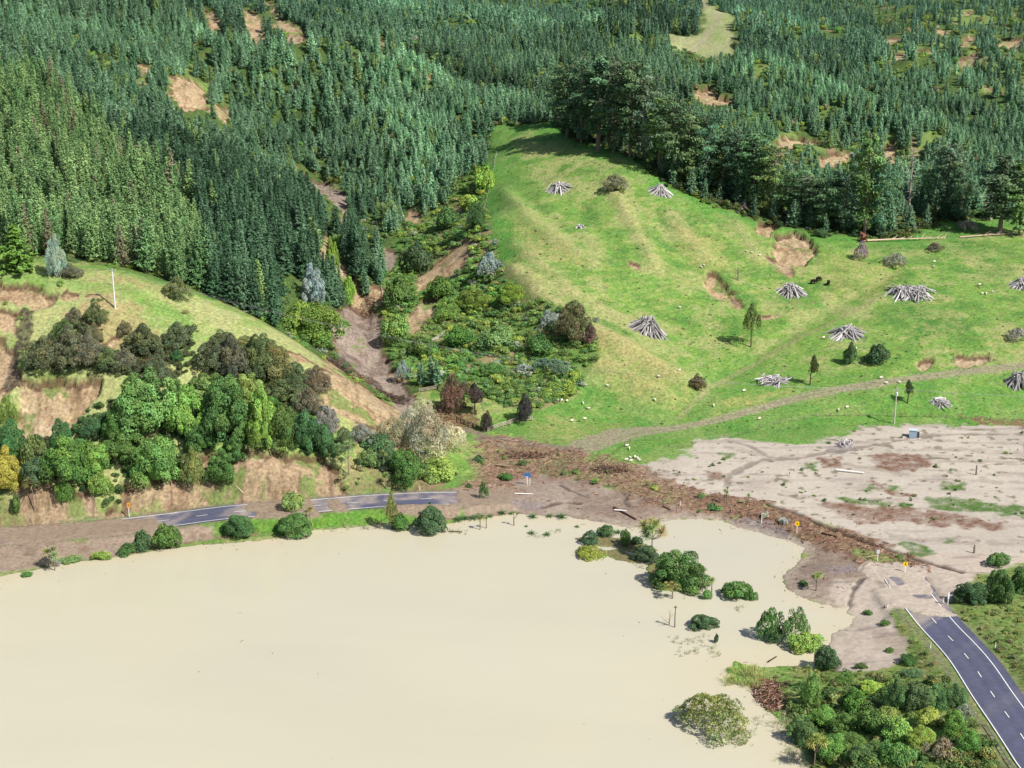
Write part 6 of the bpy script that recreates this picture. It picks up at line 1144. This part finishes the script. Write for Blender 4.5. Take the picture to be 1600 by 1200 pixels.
for px, py, h, lab in ((1190, 817, 15, 'white marker post leaning at the water side of the red debris'), (1474, 942, 8, 'short white marker post beside the edge-on sign'), (1387, 950, 8, 'white marker post at the tip of the silted verge'), (1454, 1013, 9, 'white marker post on the lake side of the clean road'), (1555, 1013, 9, 'white marker post on the inland side of the clean road'), (656, 766, 7, 'white marker post behind the second road stretch'), (1063, 790, 7, 'small white marker post half buried in red debris')):
    X, Y, Zg = gpt(px, py); s = ppm(X, Y, Zg); root = thing('marker_post', lab, 'marker post', (X, Y, Zg)); H = h / s / .92; g = Geo(); g.box((0, 0, H / 2 - .15), (.17, .09, H + .3), 0, WHITE); g.build('post', M_PAINT, root); g = Geo(); g.box((0, -.05, H * .82), (.14, .02, .16), 0, srgb(190, 60, 40)); g.build('reflector', M_PAINT, root)
def lying(name, lab, p, q, r, col, cat, lift=.1, m=None):
    a, b = gpt(*p), gpt(*q); g = Geo(); n = 5; P = [tuple(np.array(a) + (np.array(b) - np.array(a)) * t + np.array([0, 0, r + lift])) for t in np.linspace(0, 1, n)]; g.tube(P, np.linspace(r, r * .7, n), 7, col); return tag(g.build(name, m or M_WOOD), lab, cat)
lying('fallen_rail', 'long white rail lying flat on the mud below the blue sign', (804, 772), (833, 773), .13, WHITE, 'rail', m=M_PAINT); lying('fallen_board', 'white board lying across a dark log on the mud', (960, 799), (979, 801), .2, WHITE, 'board', .3, M_PAINT); lying('driftwood_log', 'dark log stranded on the mud under the white board', (959, 794), (994, 813), .25, srgb(86, 62, 50), 'log')
lying('driftwood_log', 'long pale trunk stranded on the silt flat', (1306, 736), (1350, 741), .32, srgb(222, 218, 212), 'log'); lying('driftwood_log', 'dark beam in the red debris below the bank', (1284, 834), (1308, 841), .22, srgb(70, 50, 42), 'log'); lying('driftwood_log', 'short log floating off the islet', (962, 880), (1005, 884), .15, srgb(120, 96, 80), 'log', -.05); lying('driftwood_log', 'dark log in the shallows right of the large dark bush', (702, 834), (722, 836), .2, srgb(90, 76, 66), 'log', 0)
lying('driftwood_log', 'long dark log angled at the lower mud channel', (1035, 792), (1048, 798), .2, srgb(80, 60, 50), 'log'); lying('driftwood_log', 'thick grey-brown log at the upper tip of the debris', (775, 728), (800, 731), .3, srgb(150, 128, 110), 'log'); lying('driftwood_log', 'slim stick lying at the point in the lake', (1200, 1037), (1213, 1030), .18, srgb(60, 48, 40), 'log')

# guard rail
L = offset(RL_R, 5.7); i0 = int(np.argmin(np.abs(L[:, 1] - 249.5))); seg = L[i0:i0 + 34]; root = thing('guard_rail', 'steel guard rail along the lake side of the road at the bottom right', 'guard rail', tuple(seg[0])); o0 = np.array(seg[0]); zz = [gh(p[0], p[1]) for p in seg]
g = Geo(); prof = [(-.02, .45), (.05, .50), (-.02, .56), (-.02, .62), (.05, .68), (-.02, .75)]; V = []; T = np.gradient(seg[:, :2], axis=0); T /= np.linalg.norm(T, axis=1)[:, None]
for p, t, z in zip(seg, T, zz): V += [(p[0] + t[1] * d - o0[0], p[1] - t[0] * d - o0[1], z + h - o0[2]) for d, h in prof]
k = len(prof); g.add(V, [(i * k + j, i * k + j + 1, (i + 1) * k + j + 1, (i + 1) * k + j) for i in range(len(seg) - 1) for j in range(k - 1)], srgb(206, 208, 210)); g.build('rail', M_PAINT, root)
for i in range(0, len(seg), 2): g = Geo(); p = seg[i]; g.box((p[0] - T[i][1] * .14 - o0[0], p[1] + T[i][0] * .14 - o0[1], zz[i] + .25 - o0[2]), (.14, .14, 1.0), 0, srgb(140, 120, 96)); g.build('post', M_WOOD, root)

# fences
def fence(px_pts, label, hgt, step, rails, post_r, col, rail_r, name='farm_fence', skip=0.0):
    P = np.array([gpt(*p)[:2] for p in px_pts]); d = np.r_[0, np.cumsum(np.hypot(*(P[1:] - P[:-1]).T))]; n = max(2, int(d[-1] / step) + 1); t = np.linspace(0, d[-1], n); X = np.interp(t, d, P[:, 0]); Y = np.interp(t, d, P[:, 1]); Zs = lerp_h(GZ, X, Y)
    root = thing(name, label, 'fence', (X[0], Y[0], Zs[0])); o = np.array([X[0], Y[0], Zs[0]]); pm = Geo(); pm.tube([(0, 0, -.3), (0, 0, hgt)], post_r, 5, col); pm = pm.mesh('post', [M_WOOD]); tops = []
    for i in range(n):
        if rnd.random() < skip: continue
        q = link('post', pm, root, (X[i] - o[0], Y[i] - o[1], Zs[i] - o[2])); q.rotation_euler = (rnd.gauss(0, .05), rnd.gauss(0, .05), 0)
    for r in range(rails):
        h = hgt * (r + 1) / (rails + .15); g = Geo(); g.tube([(X[i] - o[0], Y[i] - o[1] - post_r, Zs[i] - o[2] + h) for i in range(n)], rail_r, 4, col); g.build('rail' if rail_r > .03 else 'wire', M_WOOD if rail_r > .03 else M_METAL, root)
FC = srgb(120, 108, 96)
fence([(714, 657), (728, 663), (742, 669), (757, 676)], 'dark railed corral fence leaning into the debris', 1.5, 2.2, 3, .17, srgb(84, 72, 64), .10, 'corral_fence'); fence([(762, 675), (782, 667), (806, 659), (832, 657)], 'grey railed corral fence between the two dark bushes', 1.5, 2.2, 3, .18, srgb(170, 158, 146), .10, 'corral_fence')
fence([(655, 613), (668, 611), (683, 608)], 'short pale railed fence at the gully foot', 1.4, 2.2, 3, .15, srgb(186, 174, 160), .09, 'corral_fence'); fence([(684, 608), (702, 620), (722, 634), (744, 648)], 'dark railed fence running down to the withered trees', 1.5, 2.4, 3, .17, srgb(74, 64, 56), .11, 'corral_fence')
fence([(1030, 692), (1048, 700), (1078, 700), (1090, 690), (1160, 680), (1200, 665), (1280, 650), (1380, 650), (1500, 655), (1570, 657)], 'post and wire fence along the edge of the silt flat', 1.2, 4.5, 3, .10, FC, .02, skip=.15)
fence([(940, 725), (985, 690), (1030, 688)], 'short post and wire fence round the sheep patch', 1.2, 4.0, 3, .10, FC, .02); fence([(752, 335), (764, 300), (772, 262), (776, 240)], 'grey boundary fence climbing the left side of the paddock', 1.3, 4.0, 4, .11, srgb(170, 164, 154), .03)
fence([(1195, 640), (1300, 622), (1400, 606)], 'line of small posts under the farm track', 1.1, 5.0, 2, .09, FC, .02)

# fallen trees
def fallen(px, py, qx, qy, r, lab, col, nb=14, bl=3.0, plate=None, name='fallen_tree', up=.5):
    a, b = np.array(gpt(px, py)), np.array(gpt(qx, qy)); root = thing(name, lab, 'fallen tree', tuple(a)); n = 6; g = Geo(); P = [(b - a) * t + np.array([0, 0, r + up * .5 * math.sin(3 * t) + .1]) for t in np.linspace(0, 1, n)]; g.tube(P, np.linspace(r, r * .25, n), 7, col); g.build('trunk', M_WOOD, root); d = (b - a) / np.linalg.norm(b - a); sd = np.array([-d[1], d[0], 0])
    for i in range(nb):
        t = .3 + .7 * (i + rnd.random()) / nb; p = (b - a) * t + np.array([0, 0, r + .2]); v = d * (.6 + rnd.random()) + sd * rnd.gauss(0, .7) + np.array([0, 0, .15 + rnd.random() * .5]); v = v / np.linalg.norm(v) * bl * (.5 + .8 * rnd.random()); g = Geo(); g.tube([p, p + v * .5 + np.array([0, 0, .1]), p + v], [r * .35, r * .22, r * .08], 4, col); g.build('branch', M_WOOD, root)
    if plate:
        g = Geo(); 
        for i in range(26):
            v = np.array([rnd.gauss(0, .3), rnd.gauss(0, .5), rnd.gauss(.3, .6)]); v -= d * .3; v = v / np.linalg.norm(v) * plate * (.6 + .5 * rnd.random()); c = np.array([0, 0, plate * .5]); g.tube([c, c + v * .6, c + v], [.45, .28, .06], 5, srgb(130 + 20 * rnd.random(), 92, 78))
        g.build('root_plate', M_WOOD, root)
fallen(1350, 378, 1478, 374, .42, 'uprooted conifer with a red-brown root plate under the belt', srgb(206, 178, 158), 16, 3.5, 3.0, 'uprooted_tree'); fallen(1500, 372, 1600, 366, .3, 'pale fallen trunk with bare branches at the right edge of the belt', srgb(196, 170, 156), 18, 3.5)
fallen(632, 552, 694, 526, .22, 'fallen grey-white tree lying across the gully', srgb(205, 200, 192), 18, 4.0); fallen(752, 520, 764, 508, .2, 'short white dead limb in the gully bushes', srgb(225, 222, 214), 5, 1.5); fallen(830, 528, 850, 506, .16, 'bare grey branches left of the large brown-olive bush', srgb(190, 184, 176), 14, 3.5); fallen(600, 470, 594, 440, .2, 'leaning dead trunk beside the creek narrow', srgb(170, 158, 144), 5, 2.0)
fallen(200, 576, 236, 564, .15, 'reddish heap of fallen branches on the knoll bench', srgb(150, 84, 78), 16, 2.5); fallen(28, 218, 62, 168, .28, 'long pale fallen trunk on the slip among the pale conifers', srgb(214, 200, 184), 4, 2.0); fallen(380, 772, 352, 745, .16, 'thin pale fallen branch down the brown scar', srgb(188, 172, 150), 5, 2.0); fallen(560, 452, 590, 470, .2, 'fallen trunk over the creek scar', srgb(150, 130, 112), 6, 2)
fallen(1118, 470, 1150, 476, .12, 'twisted dead branches beside the small paddock slip', srgb(120, 108, 98), 8, 1.6); fallen(1440, 350, 1420, 366, .12, 'grey dead branches on the grass under the belt', srgb(180, 170, 160), 10, 2.2)
for px, py, h, lab in ((1153, 438, 20, 'grey broken stump right of the small slip'), (1525, 742, 16, 'short grey stump on the silt flat'), (1522, 864, 14, 'thin dead post on the silt near the round bush')):
    X, Y, Zg = gpt(px, py); s = ppm(X, Y, Zg); root = thing('tree_stump', lab, 'stump', (X, Y, Zg)); trunk_geo(h / s, .3, .16, srgb(120, 110, 104), .06, 7, 4, .4, .4).build('trunk', M_WOOD, root)

# wood debris nobody could count
def sticks(P, L, W, az, el, col):
    d = np.stack([np.cos(az) * np.cos(el), np.sin(az) * np.cos(el), np.sin(el)], 1); sv = np.stack([-np.sin(az), np.cos(az), 0 * az], 1); up = np.cross(d, sv); a = d * L[:, None] / 2; b = sv * W[:, None] / 2; c = up * W[:, None] / 2
    c = np.where(c[:, 2:3] < 0, -c, c); top = np.stack([P - a - b + c, P + a - b * .6 + c, P + a + b * .6 + c, P - a + b + c], 1); s1 = np.stack([P - a - b - c, P + a - b * .6 - c, P + a - b * .6 + c, P - a - b + c], 1); s2 = np.stack([P - a + b - c, P + a + b * .6 - c, P + a + b * .6 + c, P - a + b + c], 1); return np.concatenate([top, s1, s2]), np.concatenate([col] * 3)
def litter(name, label, masks, n, box, Lr, Wr, pal, lake_ok=False, keep=1.0, el=.25):
    g = Geo(); x = RG.uniform(box[0], box[1], n); y = RG.uniform(box[2], box[3], n); m = lerp_h(masks, x, y) * keep > RG.random(n)
    if not lake_ok: m &= lerp_h(lake_sd, x, y) < -.5
    m &= lerp_h(road_d, x, y) > (0 if name == 'wood_chips' else 5)
    x, y = x[m], y[m]; k = len(x); z = lerp_h(GZ, x, y); L = Lr[0] + (Lr[1] - Lr[0]) * RG.random(k) ** 2.5; W = Wr[0] + (Wr[1] - Wr[0]) * RG.random(k) ** 2; P = np.c_[x, y, z + W * .4 + .05]
    pc = np.array([lin(c) for c in pal])[RG.integers(0, len(pal), k)] * (.7 + .6 * RG.random((k, 1))); Q, cc = sticks(P, L, W, RG.random(k) * 6.28, RG.normal(size=k) * el, pc); g.quads(Q, cc); return tag(g.build(name, M_WOOD), label, kind='stuff')
PALD = [(150, 112, 92), (136, 102, 84), (170, 136, 114), (98, 74, 60), (188, 160, 138), (122, 104, 88), (150, 102, 84)]
litter('wood_debris', 'tangled brown wood debris left by the flood in a long band', np.maximum(debris, debris2 * .8), 80000, (-50, 130, 330, 470), (.3, 2.6), (.05, .17), PALD, keep=.34)
litter('flood_litter', 'scattered twigs and clods left on the mud and silt', np.clip(redmud * .8 + mud * .5 + silt * .07 + slipm[2] * .3 + sand * .04, 0, 1), 90000, (-150, 190, 300, 560), (.3, 1.6), (.06, .2), PALD, keep=.22, el=.1)
n = 26000; x = RG.uniform(-150, 140, n); y = RG.uniform(250, 372, n); d = lerp_h(lake_sd, x, y); k = (d > .1) & (RG.random(n) < np.exp(-np.clip(d, 0, 50) / 1.6) * .35 + .0012); x, y = x[k], y[k]; m = len(x)
g = Geo(); Q, cc = sticks(np.c_[x, y, np.full(m, .04)], .2 + 1.0 * RG.random(m) ** 3, .05 + .12 * RG.random(m) ** 2, RG.random(m) * 6.28, np.zeros(m), np.array([lin(c) for c in ((120, 104, 84), (150, 134, 110), (96, 88, 66), (110, 116, 70))])[RG.integers(0, 4, m)]); g.quads(Q, cc); tag(g.build('floating_twigs', M_WOOD), 'twigs and scum floating along the lake edge', kind='stuff')
# tangled heaps of branches and roots
def heap(px, py, rx, ry, hgt, n, back, pal, label):
    X, Y, Zg = gpt(px, py); g = Geo()
    for i in range(n):
        a = rnd.random() * 6.28; r = math.sqrt(rnd.random()); x = X + rx * r * math.cos(a); y = Y + back + r * ry * math.sin(a); z = max(gh(x, y), 0) + hgt * (1 - r * .9) * rnd.random(); d = np.array([rnd.gauss(0, 1), rnd.gauss(0, 1), rnd.gauss(0, .4)]); d = d / np.linalg.norm(d) * (.5 + 1.3 * rnd.random()); w = .03 + .07 * rnd.random(); g.tube([np.array([x, y, z]) - d, np.array([x, y, z + .1]), np.array([x, y, z]) + d], [w, w, w * .5], 4, srgb(*rnd.choice(pal)), cap=False)
    return tag(g.build('branch_heap', M_WOOD), label, 'branch heap')
heap(1208, 1102, 3.3, 6.5, 1.5, 420, 4, [(112, 84, 72), (150, 120, 104), (84, 64, 58), (176, 150, 132), (120, 72, 62)], 'brown tangled heap of dead branches on the lake point')
DK = [(70, 58, 52), (96, 80, 70), (52, 44, 42), (124, 104, 90)]
heap(528, 573, 4.5, 3, 1.8, 260, 0, DK, 'dark root tangle on the spur crest beside the creek mud'); heap(610, 622, 5, 3, 1.4, 260, 0, DK, 'dark root tangle where the creek mud leaves the spur'); heap(562, 590, 4, 2.5, 1.5, 160, 0, [(130, 104, 84), (160, 130, 104), (96, 78, 66)], 'brown root tangle between the two dark tangles'); heap(690, 655, 6, 4, .9, 220, 0, [(150, 118, 92), (110, 84, 66), (180, 150, 124)], 'brown heap of washed wood left of the corral fence'); heap(820, 712, 7, 3, .9, 220, 0, DK + [(150, 110, 88)], 'dark brown wood heap behind the blue sign'); heap(955, 735, 6, 3, 1.0, 220, 0, DK + [(150, 110, 88)], 'dark brown wood heap below the fenced green patch'); heap(575, 478, 3, 4, .8, 160, 0, [(140, 112, 90), (176, 150, 126), (104, 84, 70)], 'brown log jam at the creek narrow')
